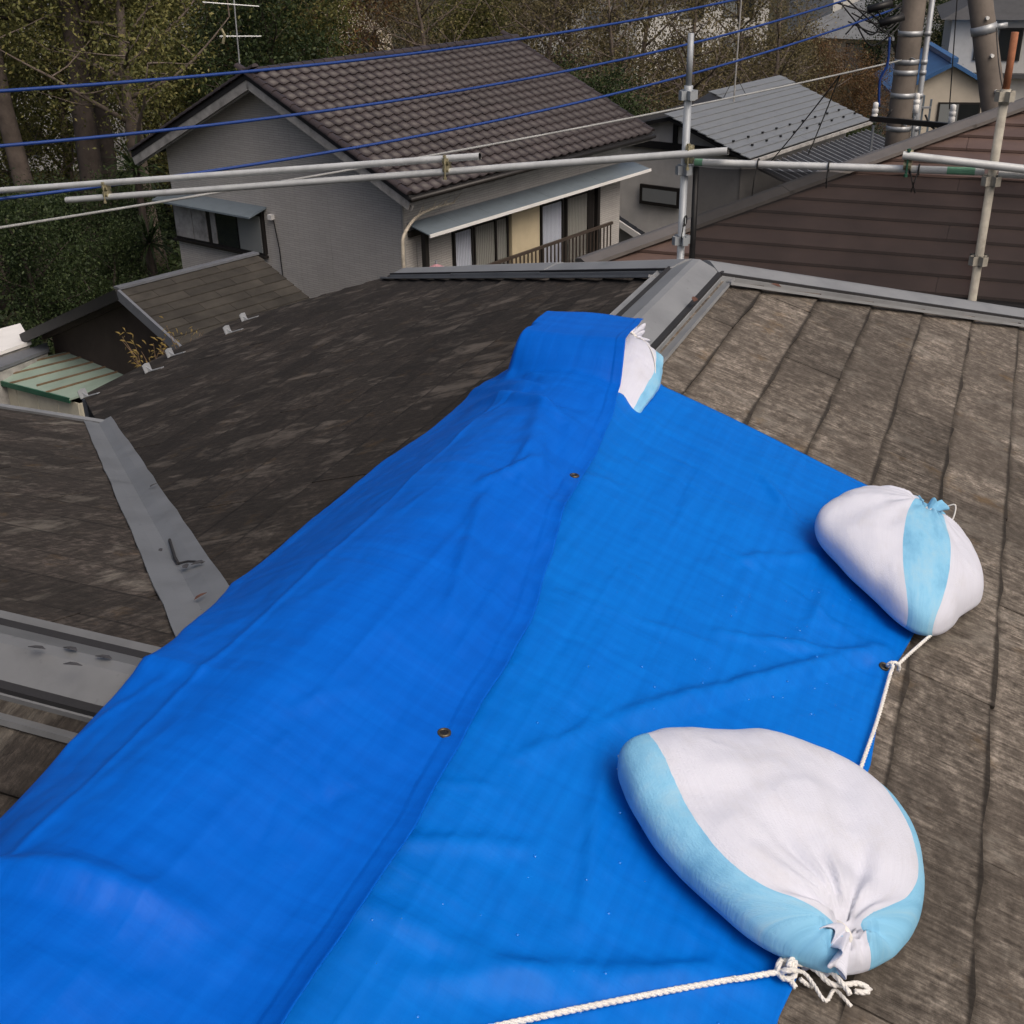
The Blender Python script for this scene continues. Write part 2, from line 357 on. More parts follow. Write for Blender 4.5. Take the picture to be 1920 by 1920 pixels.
lay(S3, R3, M['slate3'], d3, 0.240, 0.91, 0.1, WE * k - 0.05, (-.2, 5.6), 3, 0.003)
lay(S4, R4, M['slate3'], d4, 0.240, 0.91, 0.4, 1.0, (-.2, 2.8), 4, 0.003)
# far fields of slates that the photograph does not show: one joined sheet each, stepped courses
def field(S, y0, y1, xa, xb, mat, deck):
    mb = MB(); y = y0
    while y < y1 - 0.02:
        ye = min(y + 0.182, y1); a, b = xa, xb
        mb.quad(wl(S.P(a, y, 0.003)), wl(S.P(b, y, 0.003)), wl(S.P(b, ye, 0.011)), wl(S.P(a, ye, 0.011))); mb.quad(wl(S.P(a, ye, 0.011)), wl(S.P(b, ye, 0.011)), wl(S.P(b, ye, 0.0)), wl(S.P(a, ye, 0.0))); y = ye
    tag(mb.build('slate_field', mat, deck), kind='stuff')
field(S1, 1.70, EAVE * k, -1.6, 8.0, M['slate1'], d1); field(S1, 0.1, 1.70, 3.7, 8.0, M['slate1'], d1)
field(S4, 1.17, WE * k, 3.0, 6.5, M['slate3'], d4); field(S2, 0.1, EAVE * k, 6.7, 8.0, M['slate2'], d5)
# hip end face (beyond the apex, seen only from elsewhere), fascia, walls
mb = MB(); q1 = W(-CUT, CUT, -CUT * TP); q2 = W(-CUT, -CUT, -CUT * TP)
mb.poly([wl(W(0, 0, 0)), wl(q1), wl(q2)]); o = mb.build('hip_end_slope', M['slate2'], HOUSE); add_solid(o, 0.1)
mb = MB()
def vbox(mb, pts, z0, ztop):
    n = len(pts)
    for i in range(n):
        (a, l), (a2, l2) = pts[i], pts[(i + 1) % n]
        mb.quad(wl(W(a, l, 0) * [1, 1, 0] + UP * z0), wl(W(a2, l2, 0) * [1, 1, 0] + UP * z0), wl(W(a2, l2, ztop)), wl(W(a, l, ztop)))
ew = EAVE - 0.35
vbox(mb, [(-2.1, ew), (-2.1, -ew), (AW - WE + .35, -ew), (AW - WE + .35, -6.2), (AW + WE - .35, -6.2), (AW + WE - .35, -ew), (7.7, -ew), (7.7, ew)], G, -1.36)
mb.poly([wl(W(-2.1, l, z)) for l, z in ((ew, -1.34), (2.1, -2.1 * TP - .14), (-2.1, -2.1 * TP - .14), (-ew, -1.34))])
mb.build('wall', M['wall_own'], HOUSE)
mb = MB(); e = EAVE
mb.bar(wl(W(-2.46, -e, -e * TP - .10)), wl(W(AW - e, -e, -e * TP - .10)), 0.03, 0.16); mb.bar(wl(W(-CUT, -CUT, -CUT * TP - .07)), wl(W(-2.46, -e, -e * TP - .07)), 0.03, 0.14)
mb.build('fascia', M['cap_dark'], HOUSE)
mb = MB(); mb.bar(wl(W(AW - WE - .02, -WE + .02, -WE * TP - .03)), wl(W(AW - WE - .02, -6.5, -WE * TP - .03)), 0.03, 0.10); mb.build('fascia', M['cap'], HOUSE)

# metal caps: profile swept from p to q, side drop per metre given
def cap(p, q, mat, drop, hw=0.102, n_seg=2, name='ridge_cap', thick=0.012, rail=.030, rail_h=0.0):
    p, q = np.asarray(p), np.asarray(q); d = q - p; L = np.linalg.norm(d); d = d / L
    side = np.cross(d, UP); side /= np.linalg.norm(side); nrm = np.cross(side, d)
    first = None
    for i in range(n_seg):
        a, b = p + d * (L * i / n_seg - (0.03 if i else 0)), p + d * (L * (i + 1) / n_seg); lift = 0.003 * (i % 2)
        pr = lambda w, h: side * w + nrm * h
        prof = [(-hw - .012, -hw * drop + thick - .022), (-hw, -hw * drop + thick - .020), (-hw, -hw * drop + thick + .008), (-.012, thick + .0165), (.012, thick + .0165), (hw, -hw * drop + thick + .008), (hw, -hw * drop + thick - .020), (hw + .012, -hw * drop + thick - .022)]
        mb = MB(); A_ = [wl(a + pr(w, h + lift)) for w, h in prof]; B_ = [wl(b + pr(w, h + lift)) for w, h in prof]
        for j in range(len(prof) - 1): mb.quad(A_[j], B_[j], B_[j + 1], A_[j + 1])
        mb.poly(A_[::-1]); mb.poly(B_)
        o = mb.build(name, mat, HOUSE); bevel(o, 0.003, 2); first = first or o
    for s_ in (-1, 1):                        # dark batten under the cap edge and the thin flashing rail at its foot
        mb = MB(); w = hw - 0.012
        mb.bar(wl(p + pr(s_ * w, -w * drop + .012)), wl(q + pr(s_ * w, -w * drop + .012)), 0.018, 0.03, nrm); mb.build('batten', M['board'], first)
        mb = MB(); w = hw + rail
        mb.bar(wl(p + pr(s_ * w, -w * drop + .012 + rail_h)), wl(q + pr(s_ * w, -w * drop + .012 + rail_h)), 0.030, 0.010, nrm + side * s_ * -drop); o = mb.build('flashing_strip', mat, first)
hipd = TP * 0.60
e0 = 0.002
cap(W(0.0, 0, e0), W(7.9, 0, e0), M['cap'], TP, n_seg=4, rail=.022)
cap(W(-.03, .03, e0 - .03 * TP), W(-CUT, CUT, -CUT * TP + e0), M['cap'], hipd, n_seg=2, name='hip_cap', rail=.048, rail_h=.006)
cap(W(-.03, -.03, e0 - .03 * TP), W(-CUT, -CUT, -CUT * TP + e0), M['cap'], hipd, n_seg=3, name='hip_cap', rail=.048, rail_h=.006)
cap(W(AW, -.04, e0 - 0.004), W(AW, -6.45, e0 - 0.004), M['cap_wing'], TP, hw=.088, n_seg=4)
# valley between the main left slope and the wing: creased sheet
def valley(a1, l1, mat):
    p = W(AW, 0, 0); q = W(a1, l1, l1 * TP); d = (q - p); L = np.linalg.norm(d)
    n = 26; P = np.zeros((n, 5, 3)); rs = random.Random(5)
    for i in range(n):
        c = p + d * (0.02 + 0.98 * i / (n - 1)); jl, jr = rs.uniform(-.003, .003), rs.uniform(-.003, .003)
        wid = 0.074 - .010 * i / n
        dirl = -DU * 0 + DR * 0
        # left flank lies on the wing slope (moving left), right flank on the main slope (moving towards the far end)
        A3 = -DU; A2 = DR
        hl, hr = 0.014, 0.014
        P[i, 0] = c + A3 * (wid * 1.35 + jl) + UP * hl; P[i, 1] = c + A3 * 0.05 + UP * (hl + .001); P[i, 2] = c + UP * 0.012
        P[i, 3] = c + A2 * 0.05 + UP * (hr + .001); P[i, 4] = c + A2 * (wid * 1.35 + jr) + UP * hr
    P -= HOFF
    o = grid_mesh('valley_flashing', P, mat, HOUSE, smooth=False); add_solid(o, 0.003)
    mb = MB()                                  # upstand strip with the ragged sealant edge
    return o
vf = valley(AW - WE, -WE, M['valley'])
def on_valley(x, y): return on_plane(x, y, W(AW, 0, .020), S2.n) - HOFF
mb = MB(); pl = [on_valley(x, y) for x, y in ((318, 1012), (328, 1046), (334, 1056))]; mb.tube(pl, .004, 5); mb.tube([on_valley(x, y) for x, y in ((334, 1056), (352, 1052), (380, 1054))], .0025, 5); mb.build('sealant_mark', M['board'], vf)
# snow guards along the far eave
for i, (x, y) in enumerate(((460, 601), (430, 625), (322, 668), (280, 697), (160, 745))):
    P = on_plane(x, y, W(0, 0, 0.012), S2.n); ey = S2.ey; ex = S2.ex; n = S2.n
    L_ = lambda u, v_, h: wl(P + (ex * u - ey * v_ + n * h) * .62)
    mb = MB()
    mb.prism([L_(-.05, -.012, 0), L_(.05, -.012, 0), L_(.05, -.012, .075), (L_(.0, -.012, .085)), L_(-.05, -.012, .075)], -ey * 0.004)
    mb.prism([L_(-.02, -.012, .002), L_(.02, -.012, .002), L_(.02, .17, .002), L_(-.02, .17, .002)], n * 0.004)
    mb.prism([L_(-.004, -.012, 0), L_(-.004, .05, 0), L_(-.004, -.012, .06)], ex * 0.008)
    mb.build('snow_guard', M['steel'], d2)

# ------------------------------------------------------------------ blue tarp
def zroof(a, l):
    z = -np.abs(l) * TP
    wing = np.where(l < 0, -np.abs(a - AW) * TP, -99.0)
    z2 = np.maximum(z, wing)
    capz = lambda d: 0.034 * np.clip((0.170 - d) / 0.045, 0, 1)
    c = np.maximum(capz(np.abs(l)), np.where(l < 0, capz(np.abs(a - AW)), 0))
    flat = np.minimum(z2 + c, 0.036)
    return np.maximum(z2, flat)
def blur(Z, k):
    for _ in range(k):
        Zp = np.pad(Z, 1, mode='edge'); Z = (Zp[1:-1, 1:-1] * 2 + Zp[:-2, 1:-1] + Zp[2:, 1:-1] + Zp[1:-1, :-2] + Zp[1:-1, 2:]) / 6
    return Z
def fbm(Aa, Ll, sc, seed, oct=4):
    out = np.zeros(Aa.shape); fl = out.ravel()
    pa, pl = (Aa * sc).ravel(), (Ll * sc).ravel()
    fl[:] = [noise.fractal(Vector((x, y, seed)), 1.0, 2.0, oct) for x, y in zip(pa, pl)]
    return fl.reshape(Aa.shape)
def crease(Aa, Ll, p, q, w, h, skew=0.0):
    p, q = np.array(p), np.array(q); d = q - p; L2 = d @ d
    t = np.clip(((Aa - p[0]) * d[0] + (Ll - p[1]) * d[1]) / L2, 0, 1)
    off = ((Aa - p[0] - t * d[0]) * -d[1] + (Ll - p[1] - t * d[1]) * d[0]) / math.sqrt(L2)
    end = np.hypot(Aa - p[0] - t * d[0], Ll - p[1] - t * d[1])
    fade = np.sin(np.clip(t, 0.0, 1) * math.pi) ** 0.5
    prof = np.exp(-(end / w) ** 2) - skew * np.exp(-((end) / (w * 2.2)) ** 2) * 0.5
    return h * prof * (0.25 + 0.75 * fade)
TARP = empty('blue_tarp', tuple(W(2, 0.4, -0.1)), 0, 'crumpled bright blue tarpaulin folded over along the roof ridge', 'tarpaulin')
TOFF = np.array(TARP.location)
Z3 = np.stack
def tarp_pts(a, l, h, zr):
    return (APEX[None, None] - DR * a[..., None] + DU * l[..., None] + UP * (zr + h)[..., None]) - TOFF
interp = lambda x, xs, ys: np.interp(x, xs, ys)
# bag under the flap
B3 = dict(a=1.13, l=-0.005, la=0.24, ll=0.22, h=0.105)
def bag3_bump(a, l):
    """squared-off tent over the bag: open far edge, steep left side, long ramp towards the viewer"""
    sm = lambda x: x * x * (3 - 2 * x)
    side = sm(np.clip((l + .222) / .055, 0, 1)) 
    ramp = sm(np.clip((1.345 - a) / .15, 0, 1)); return side * ramp
def sharp(Aa, Ll, p, q, w, h):
    """packing fold: a crisp low ridge"""
    p, q = np.array(p), np.array(q); d = q - p; L2 = d @ d; t = np.clip(((Aa - p[0]) * d[0] + (Ll - p[1]) * d[1]) / L2, 0, 1)
    return h * np.exp(-np.hypot(Aa - p[0] - t * d[0], Ll - p[1] - t * d[1]) / w) * np.clip(np.minimum(t, 1 - t) * 8, 0, 1)
# lower sheet
na, nl = 330, 190
av = np.linspace(0, 1, na)[:, None] * np.ones((1, nl)); lv = np.ones((na, 1)) * np.linspace(0, 1, nl)[None]
a0 = 1.06; a1 = 3.75
aa = a0 + (a1 - a0) * av
right = interp(aa, [1.0, 1.4, 1.65, 1.82, 2.0, 2.17, 2.45, 2.73, 2.8, 3.75], [0.905, 0.915, 0.918, 0.892, 0.880, 0.884, 0.862, 0.845, 0.835, 0.83])
left = interp(aa, [1.0, 1.5, 2.3, 2.52, 2.66, 2.8, 3.75], [-.27, -.30, -.29, -.22, -.17, -.16, -.16])
ll = left + (right - left) * lv
aa = aa + 0.02 * (lv - 0.4) * (1 - av) + 0.008 * np.sin(lv * 9) * (1 - av)
zr = blur(zroof(aa, ll), 10)
course = np.zeros_like(aa); sl_ = np.clip(ll, 0, 2) * k
ph = ((sl_ - 0.240) / 0.182) % 1.0
course = np.where(ll > 0.12, 0.0045 * ph ** 1.6, 0)
course = blur(course, 2)
h = 0.016 + course + 0.0035 * fbm(aa, ll, 3.0, 1.3) + 0.0018 * fbm(aa, ll, 9.0, 4.1) + 0.005 * np.abs(fbm(aa * 0.8, ll * 1.8, 5.0, 8.8)) + 0.0028 * np.abs(fbm(aa, ll, 12.0, 38.8))
for p_, q_, hh_ in (((1.1, .33), (3.6, .36), .0030), ((1.1, .62), (3.6, .60), -.0026), ((1.5, .1), (1.52, .88), .0028), ((1.95, .1), (1.97, .88), -.0026), ((2.4, .1), (2.42, .55), .0028), ((2.9, .1), (2.92, .83), .003)): h += sharp(aa, ll, p_, q_, .005, hh_)
h += crease(aa, ll, (1.80, .86), (2.42, .46), 0.020, 0.020) - crease(aa, ll, (1.88, .86), (2.48, .50), 0.028, 0.014)
h += crease(aa, ll, (1.84, .86), (2.02, .55), 0.014, 0.010) + crease(aa, ll, (1.83, .86), (1.70, .55), 0.016, 0.007)
h += crease(aa, ll, (2.44, .47), (2.85, .56), 0.014, 0.009) + crease(aa, ll, (2.42, .46), (2.62, .36), 0.012, 0.007)
h += crease(aa, ll, (2.76, .80), (3.05, .40), 0.022, 0.016) - crease(aa, ll, (2.84, .80), (3.2, .5), 0.03, 0.012) + crease(aa, ll, (2.80, .84), (3.4, .70), 0.02, 0.014)
h += crease(aa, ll, (1.45, .62), (1.30, .50), 0.016, 0.012) + crease(aa, ll, (1.55, .68), (1.75, .52), 0.02, 0.010) + crease(aa, ll, (1.6, .74), (1.95, .70), 0.016, 0.007)
h += crease(aa, ll, (2.15, .25), (2.05, .62), 0.012, 0.004) + crease(aa, ll, (2.9, .25), (2.75, .45), 0.015, 0.008) + crease(aa, ll, (3.0, .22), (2.95, .62), 0.02, 0.010)
rs_ = random.Random(33)
for i in range(34):
    ca, cl_, an, L_ = rs_.uniform(1.15, 3.3), rs_.uniform(.2, .85), rs_.uniform(-2.0, .6), rs_.uniform(.08, .30)
    h += crease(aa, ll, (ca, cl_), (ca + L_ * math.cos(an), cl_ + L_ * math.sin(an)), rs_.uniform(.005, .012), rs_.choice((-1, 1, 1)) * rs_.uniform(.0015, .0045))
under = np.clip((ll - 0.05) / 0.08, 0, 1); h = 0.010 + (h - 0.010) * (0.15 + 0.85 * under)
edge = np.minimum.reduce([(1 - lv) * 1.24, av * 2.69]); h = np.where(edge < 0.03, h * (0.55 + 0.45 * edge / 0.03), h)
# pulled corner at the eyelet by the rope
h += 0.012 * np.exp(-(((aa - 1.865) / 0.09) ** 2 + ((ll - .89) / .06) ** 2))
h = np.maximum(h, 0.0175)
uvL = np.stack([aa / 3, ll / 3], -1)
LOW = grid_mesh('lower_sheet', tarp_pts(aa, ll, h, zr), M['tarp'], TARP, uvL); add_solid(LOW, 0.0015, 1)
LOWH = (aa, ll, zr + h)
# flap folded back over from the left
na, nl = 360, 150
av = np.linspace(0, 1, na)[:, None] * np.ones((1, nl)); tv = np.ones((na, 1)) * np.linspace(0, 1, nl)[None]
A0 = 1.0
aa = A0 + (3.75 - A0) * av
lef = interp(aa, [1.0, 1.13, 1.17, 1.5, 1.7, 2.0, 2.34, 2.52, 2.66, 2.74, 2.8, 3.1, 3.75], [-.205, -.225, -.31, -.335, -.365, -.37, -.345, -.275, -.225, -.205, -.20, -.22, -.2])
rig = interp(aa, [1.0, 1.2, 1.42, 1.79, 2.08, 2.36, 2.64, 2.89, 3.06, 3.2, 3.75], [.10, .115, .155, .20, .240, .288, .308, .328, .335, .345, .36]) + 0.003 * np.sin(aa * 9) + 0.0015 * np.sin(aa * 31)
ll = lef + (rig - lef) * tv
aa = aa + 0.006 * np.sin(tv * 8) * np.clip(1 - av * 12, 0, 1)
# taut cloth spanning from the cap edges down to the fold and the hem
base = zroof(aa, ll)
tent = np.where(np.abs(ll) < .115, -np.sqrt(ll ** 2 + .05 ** 2) * TP + .056, 0)
ze_l = zroof(aa, lef); ze_r = zroof(aa, rig); zc_ = -math.sqrt(.115 ** 2 + .05 ** 2) * TP + .056
tl = np.clip((-ll - .115) / np.maximum(-lef - .115, .02), 0, 1); tr_ = np.clip((ll - .115) / np.maximum(rig - .115, .02), 0, 1)
tent = np.where(ll <= -.115, zc_ + (ze_l - zc_) * tl, tent); tent = np.where(ll >= .115, zc_ + (ze_r - zc_) * tr_, tent)
zr = np.maximum(tent, base); nd = 9                                  # dilate along the ridge, then smooth: the cloth bridges the crossing caps
zd = np.max([np.roll(np.pad(zr, ((nd, nd), (0, 0)), mode='edge'), k_, 0)[nd:-nd] for k_ in range(-nd, nd + 1)], 0)
gk = np.exp(-.5 * (np.arange(-40, 41) / 14.0) ** 2); gk /= gk.sum(); zp_ = np.pad(zd, ((40, 40), (0, 0)), mode='edge')
zr = sum(gk[q_] * zp_[q_:q_ + zd.shape[0]] for q_ in range(81)); zr = blur(zr, 160); zr = blur(np.maximum(zr, base + .004), 14); zr = np.maximum(zr, base + .002)
h = 0.015 + 0.004 * fbm(aa, ll, 2.2, 11.3) + 0.0030 * fbm(aa, ll, 7.0, 14.1)
h += 0.0045 * np.abs(fbm(aa * 1.3, ll * 0.9, 4.0, 18.8)) + 0.003 * np.abs(fbm(aa, ll * 1.4, 11.0, 28.8))
for p_, q_, hh_ in (((1.35, -.13), (3.6, -.06), .0055), ((1.4, .06), (3.6, .13), .0030), ((1.9, -.36), (1.95, .22), .0032), ((2.35, -.36), (2.40, .27), -.0030), ((2.82, -.22), (2.86, .30), .0032), ((1.55, -.33), (1.58, .15), -.003)): h += sharp(aa, ll, p_, q_, .006, hh_)
h += crease(aa, ll, (1.50, .0), (1.95, .12), 0.022, 0.012) - crease(aa, ll, (1.55, .07), (1.9, .16), 0.02, 0.008)
h += crease(aa, ll, (1.80, .13), (2.02, .05), 0.014, 0.012) + crease(aa, ll, (2.05, .08), (2.45, .18), 0.016, 0.012) + crease(aa, ll, (2.2, .20), (2.5, .22), 0.012, 0.008)
h += crease(aa, ll, (3.26, -.22), (3.16, .18), 0.020, 0.016) - crease(aa, ll, (3.32, -.22), (3.24, .18), 0.03, 0.012) - crease(aa, ll, (2.55, .16), (3.1, .10), 0.06, 0.008)
h += crease(aa, ll, (1.22, -.34), (1.45, -.05), 0.014, 0.008) + crease(aa, ll, (1.3, -.2), (1.5, .05), 0.012, 0.008)
rs_ = random.Random(21)
for i in range(26):
    ca, cl_, an, L_ = rs_.uniform(1.4, 3.4), rs_.uniform(-.3, .25), rs_.uniform(-.5, .9), rs_.uniform(.10, .32)
    h += crease(aa, ll, (ca, cl_), (ca + L_ * math.cos(an), cl_ + L_ * math.sin(an)), rs_.uniform(.006, .016), rs_.choice((-1, 1)) * rs_.uniform(.002, .005))
h = np.maximum(h, bag3_bump(aa, ll) * (.112 - zr) + .004 * fbm(aa, ll, 6.0, 3.3))
# sag behind the bag and the pleat that runs to the hem
h += -0.024 * np.exp(-(((aa - 1.47) / .05) ** 2 + ((ll - .03) / .09) ** 2)) + crease(aa, ll, (1.42, -.22), (1.60, .10), 0.022, 0.022) - crease(aa, ll, (1.20, -.26), (1.40, -.05), 0.02, 0.012) + crease(aa, ll, (1.24, -.30), (1.34, -.08), 0.015, 0.015)
h = blur(h, 1)
# hem lifts a little, left side is the rolled fold going down to the lower sheet
lift = interp(aa, [1.0, 1.45, 1.75, 1.95, 2.1, 2.3, 2.6, 2.85, 3.2, 3.75], [.0, .012, .024, .046, .026, .020, .028, .046, .070, .08])
h += lift * np.clip((tv - 0.62) / 0.38, 0, 1) ** 2 + .0022 * (tv > .945)
h = np.maximum(h + .010, .021)
wroll = 0.028
d_ = np.clip((ll - lef) / wroll, 0, 1); roll_ = np.sqrt(1 - (1 - d_) ** 2)
h = 0.012 + (h - 0.012) * np.maximum(roll_, .55 * (aa < 1.14))
far = np.clip(av * (3.75 - A0) / 0.02, 0, 1); h = 0.010 + (h - 0.010) * (0.96 + 0.04 * far)
h = np.maximum(h, 0.012)
FL = grid_mesh('folded_flap', tarp_pts(aa, ll, h, zr), M['tarp_back'], TARP, np.stack([aa / 3 + 1.37, ll / 3 + .41], -1)); add_solid(FL, 0.0015, 1)
FLH = (aa, ll, zr + h)
def surf(H, a, l):
    i = np.argmin((H[0] - a) ** 2 + (H[1] - l) ** 2); return H[2].ravel()[i]
# eyelets
def eyelet(H, a, l, r=0.011):
    z = surf(H, a, l) + 0.003; z2 = surf(H, a + .02, l) + .003; z3 = surf(H, a, l + .02) + .003
    P = W(a, l, z); n = np.cross(W(a, l + .02, z3) - P, W(a - .02, l, 2 * z - z2) - P); n /= np.linalg.norm(n); n = n if n[2] > 0 else -n
    X = Vector(n).orthogonal().normalized(); Y = Vector(n).cross(X); P = Vector(P - TOFF)
    mb = MB(); N = 20; prof = [(r * .55, -.002), (r * .60, .0012), (r * .8, .0024), (r, .0010), (r * 1.02, -.002)]
    for i in range(N):
        for pr in prof: mb.v.append(tuple(P + (X * math.cos(2 * math.pi * i / N) + Y * math.sin(2 * math.pi * i / N)) * pr[0] + Vector(n) * pr[1]))
    m_ = len(prof)
    for i in range(N):
        for j in range(m_ - 1): a_, b_ = i * m_ + j, ((i + 1) % N) * m_ + j; mb.f.append((a_, b_, b_ + 1, a_ + 1))
    o = mb.build('eyelet', M['eyelet'], TARP, True)
    hb = MB(); hb.poly([tuple(P + (X * math.cos(2 * math.pi * i / N) + Y * math.sin(2 * math.pi * i / N)) * r * .58 + Vector(n) * .0004) for i in range(N)]); hb.build('eyelet_hole', M['black'], o)
    return W(a, l, z)
eyelet(FLH, 1.80, .182); eyelet(FLH, 2.675, .276)
EY = eyelet(LOWH, 1.868, .872)

# ------------------------------------------------------------------ sandbags
def smooth_path(pts, n=10):
    pts = [Vector(p) for p in pts]; out = []
    for i in range(len(pts) - 1):
        p0 = pts[max(i - 1, 0)]; p1 = pts[i]; p2 = pts[i + 1]; p3 = pts[min(i + 2, len(pts) - 1)]
        for j in range(n):
            t = j / n; out.append(0.5 * ((2 * p1) + (p2 - p0) * t + (2 * p0 - 5 * p1 + 4 * p2 - p3) * t * t + (3 * p1 - p0 - 3 * p2 + p3) * t ** 3))
    return out + [pts[-1]]
rp_ = lambda x, y, h_=.045: on_plane(x, y, W(0, 0, h_), S1.n)
def sandbag(label, P0, P1, P2, hem_ang, neck_ang, hw, ht, zc, seed, bands, base='slope', floor=0.016, dents=(), neck_dir=None, ruffle=0.06, tuck=.06):
    """P0 hem middle, P1 bezier control, P2 neck in (a, l, height above the roof); angles give the width direction in the (a,l) plane"""
    rs = random.Random(seed); ni, nj = 90, 120
    P0, P1, P2 = map(np.array, (P0, P1, P2))
    ctr = 0.5 * (P0 + P2); org = W(ctr[0], ctr[1], -abs(ctr[1]) * TP)
    root = empty('sandbag', tuple(org), 0, label, 'sandbag', 'sandbags holding the tarp down')
    def frame(t):
        p = (1 - t) ** 2 * P0 + 2 * t * (1 - t) * P1 + t * t * P2
        ang = hem_ang + (neck_ang - hem_ang) * t; return p, np.array([math.cos(ang), math.sin(ang)])
    V = np.zeros((ni, nj, 3)); uv = np.zeros((ni, nj, 2))
    tt = np.linspace(0, 1, ni); sm = lambda xs, ys: np.convolve(np.pad(np.interp(tt, xs, ys), 6, mode='edge'), np.hanning(15)[1:-1] / np.hanning(15).sum(), 'valid')
    PW = sm([0, .06, .25, .5, .7, .85, .94, 1], [hw * .66, hw * .84, hw * 1.0, hw * 1.05, hw * 1.03, hw * .92, hw * .66, .020]); PH = sm([0, .03, .12, .3, .5, .7, .85, .94, 1], [.003, ht * .34, ht * .74, ht * .97, ht, ht * .98, ht * .86, ht * .60, .020])
    PH[0] = .003; PH[1] = .012; PW[-1] = PH[-1] = .008; PW[-2] = PH[-2] = .016
    for i in range(ni):
        t = i / (ni - 1); p, wd = frame(t + tuck * math.exp(-t / .035)); p = np.array(p); p[2] = frame(t)[0][2] if t > .1 else P0[2]; prof_w = PW[i]; prof_h = PH[i]
        for j in range(nj):
            f = 2 * math.pi * j / nj; c, s = math.cos(f), math.sin(f)
            e = 1 - 0.22 * math.sin(math.pi * min(t * 1.1, 1))
            cx = math.copysign(abs(c) ** e, c); sx = math.copysign(abs(s) ** e, s)
            pleat = max(0, (t - .62) / .38); pm = 1 + pleat ** 1.3 * (1 - .6 * max(0, (t - .95) / .05)) * 0.12 * (math.sin(f * 9 + 1.3 * math.sin(f * 2 + seed)) + .5 * math.sin(f * 17 + seed))
            nz = noise.fractal(Vector((c * 1.3 + seed, s * 1.3, t * 3.0)), 1.0, 2.0, 3)
            wv = prof_w * cx * pm * (1 + .05 * nz); hv = prof_h * sx * pm * (1 + .08 * nz)
            al = p[:2] + wd * wv; hh = p[2] + zc * prof_h + hv
            if s > 0:
                for (dt, df, rt, rf, dd) in dents:
                    hh -= dd * math.exp(-((t - dt) / rt) ** 2 - ((f - df) / rf) ** 2)
            hh += (0.005 * noise.fractal(Vector((al[0] * 14, al[1] * 14, seed)), 1.0, 2.0, 3) + 0.004 * abs(noise.noise(Vector((al[0] * 22, al[1] * 22, seed + 4))))) * math.sin(math.pi * t)
            hh = max(hh, floor + 0.002 * (1 + s))
            V[i, j] = APEX - DR * al[0] + DU * al[1] + UP * ((-abs(al[1]) * TP if base == 'slope' else float(zroof(np.array(al[0]), np.array(al[1])))) + hh); uv[i, j] = (t * .5, j / nj)
    # close the wrap for clean UVs by repeating the first column
    V = np.concatenate([V, V[:, :1]], 1); uv = np.concatenate([uv, np.stack([uv[:, 0, 0], np.ones(ni)], -1)[:, None]], 1)
    mat = bag_mat('sandbag_cloth', bands)
    grid_mesh('sack_body', V - org, mat, root, uv)
    # gathered mouth beyond the tie
    pN, wdN = frame(1.0); dirn = (np.array(neck_dir) if neck_dir is not None else (P2 - P1)); dirn = dirn / np.linalg.norm(dirn)
    D3 = -DR * dirn[0] + DU * dirn[1] + UP * dirn[2]; C = APEX - DR * pN[0] + DU * pN[1] + UP * ((-abs(pN[1]) * TP if base == 'slope' else float(zroof(np.array(pN[0]), np.array(pN[1])))) + pN[2] + zc * .02)
    X = Vector(D3).orthogonal().normalized(); Y = Vector(D3).cross(X).normalized()
    nr, nk = 9, 72; V2 = np.zeros((nr, nk + 1, 3)); u2 = np.zeros((nr, nk + 1, 2))
    for i in range(nr):
        s = i / (nr - 1)
        for j in range(nk + 1):
            f = 2 * math.pi * j / nk
            rr = (0.012 + 0.026 * s ** .8) * (1 + (.15 + .28 * s) * math.sin(f * 7 + seed) * .6 + .15 * s * math.sin(f * 13 + 2 * seed))
            q = C + D3 * (ruffle * s * (1 + .25 * math.sin(f * 3 + seed))) + (np.array(X) * math.cos(f) + np.array(Y) * math.sin(f)) * rr - UP * 0.012 * s * s
            V2[i, j] = q; u2[i, j] = (.4 + s * .1, (f / (2 * math.pi) + .08) % 1.0001)
    o = grid_mesh('gathered_mouth', V2 - org, mat, root, u2); add_solid(o, 0.0015, 0)
    mb = MB(); pts = []
    for kx in range(3):
        for j in range(20):
            f = 2 * math.pi * j / 20; pts.append(Vector(C + D3 * (-.004 + .004 * (kx + j / 20)) + (np.array(X) * math.cos(f) + np.array(Y) * math.sin(f)) * .0245 - org))
    mb.tube(pts, .0022, 6); o = mb.build('tie_cord', M['rope'], root, True)
    # stitched hem line
    mb = MB(); mb.tube([V[0, j] - org + UP * .001 for j in range(0, nj // 2 + 1, 6)], .0016, 5); mb.build('hem_stitching', M['rope'], root, True)
    return root, C, D3
def periodic(phi, P, R_):
    """smooth closed radius curve through (phi, radius) knots"""
    o = np.argsort(P); P = np.array(P)[o]; R_ = np.array(R_)[o]; n = len(P); out = np.zeros_like(phi)
    for i_, f in enumerate(phi):
        f = (f - P[0]) % (2 * math.pi) + P[0]; k_ = np.searchsorted(P, f, 'right') - 1
        g = lambda q: (P[q % n] + 2 * math.pi * (q // n), R_[q % n])
        (x0, y0), (x1, y1), (x2, y2), (x3, y3) = g(k_ - 1), g(k_), g(k_ + 1), g(k_ + 2); t = (f - x1) / (x2 - x1)
        m1 = (y2 - y0) / (x2 - x0) * (x2 - x1); m2 = (y3 - y1) / (x3 - x1) * (x2 - x1)
        out[i_] = (2 * t ** 3 - 3 * t * t + 1) * y1 + (t ** 3 - 2 * t * t + t) * m1 + (-2 * t ** 3 + 3 * t * t) * y2 + (t ** 3 - t * t) * m2
    return out
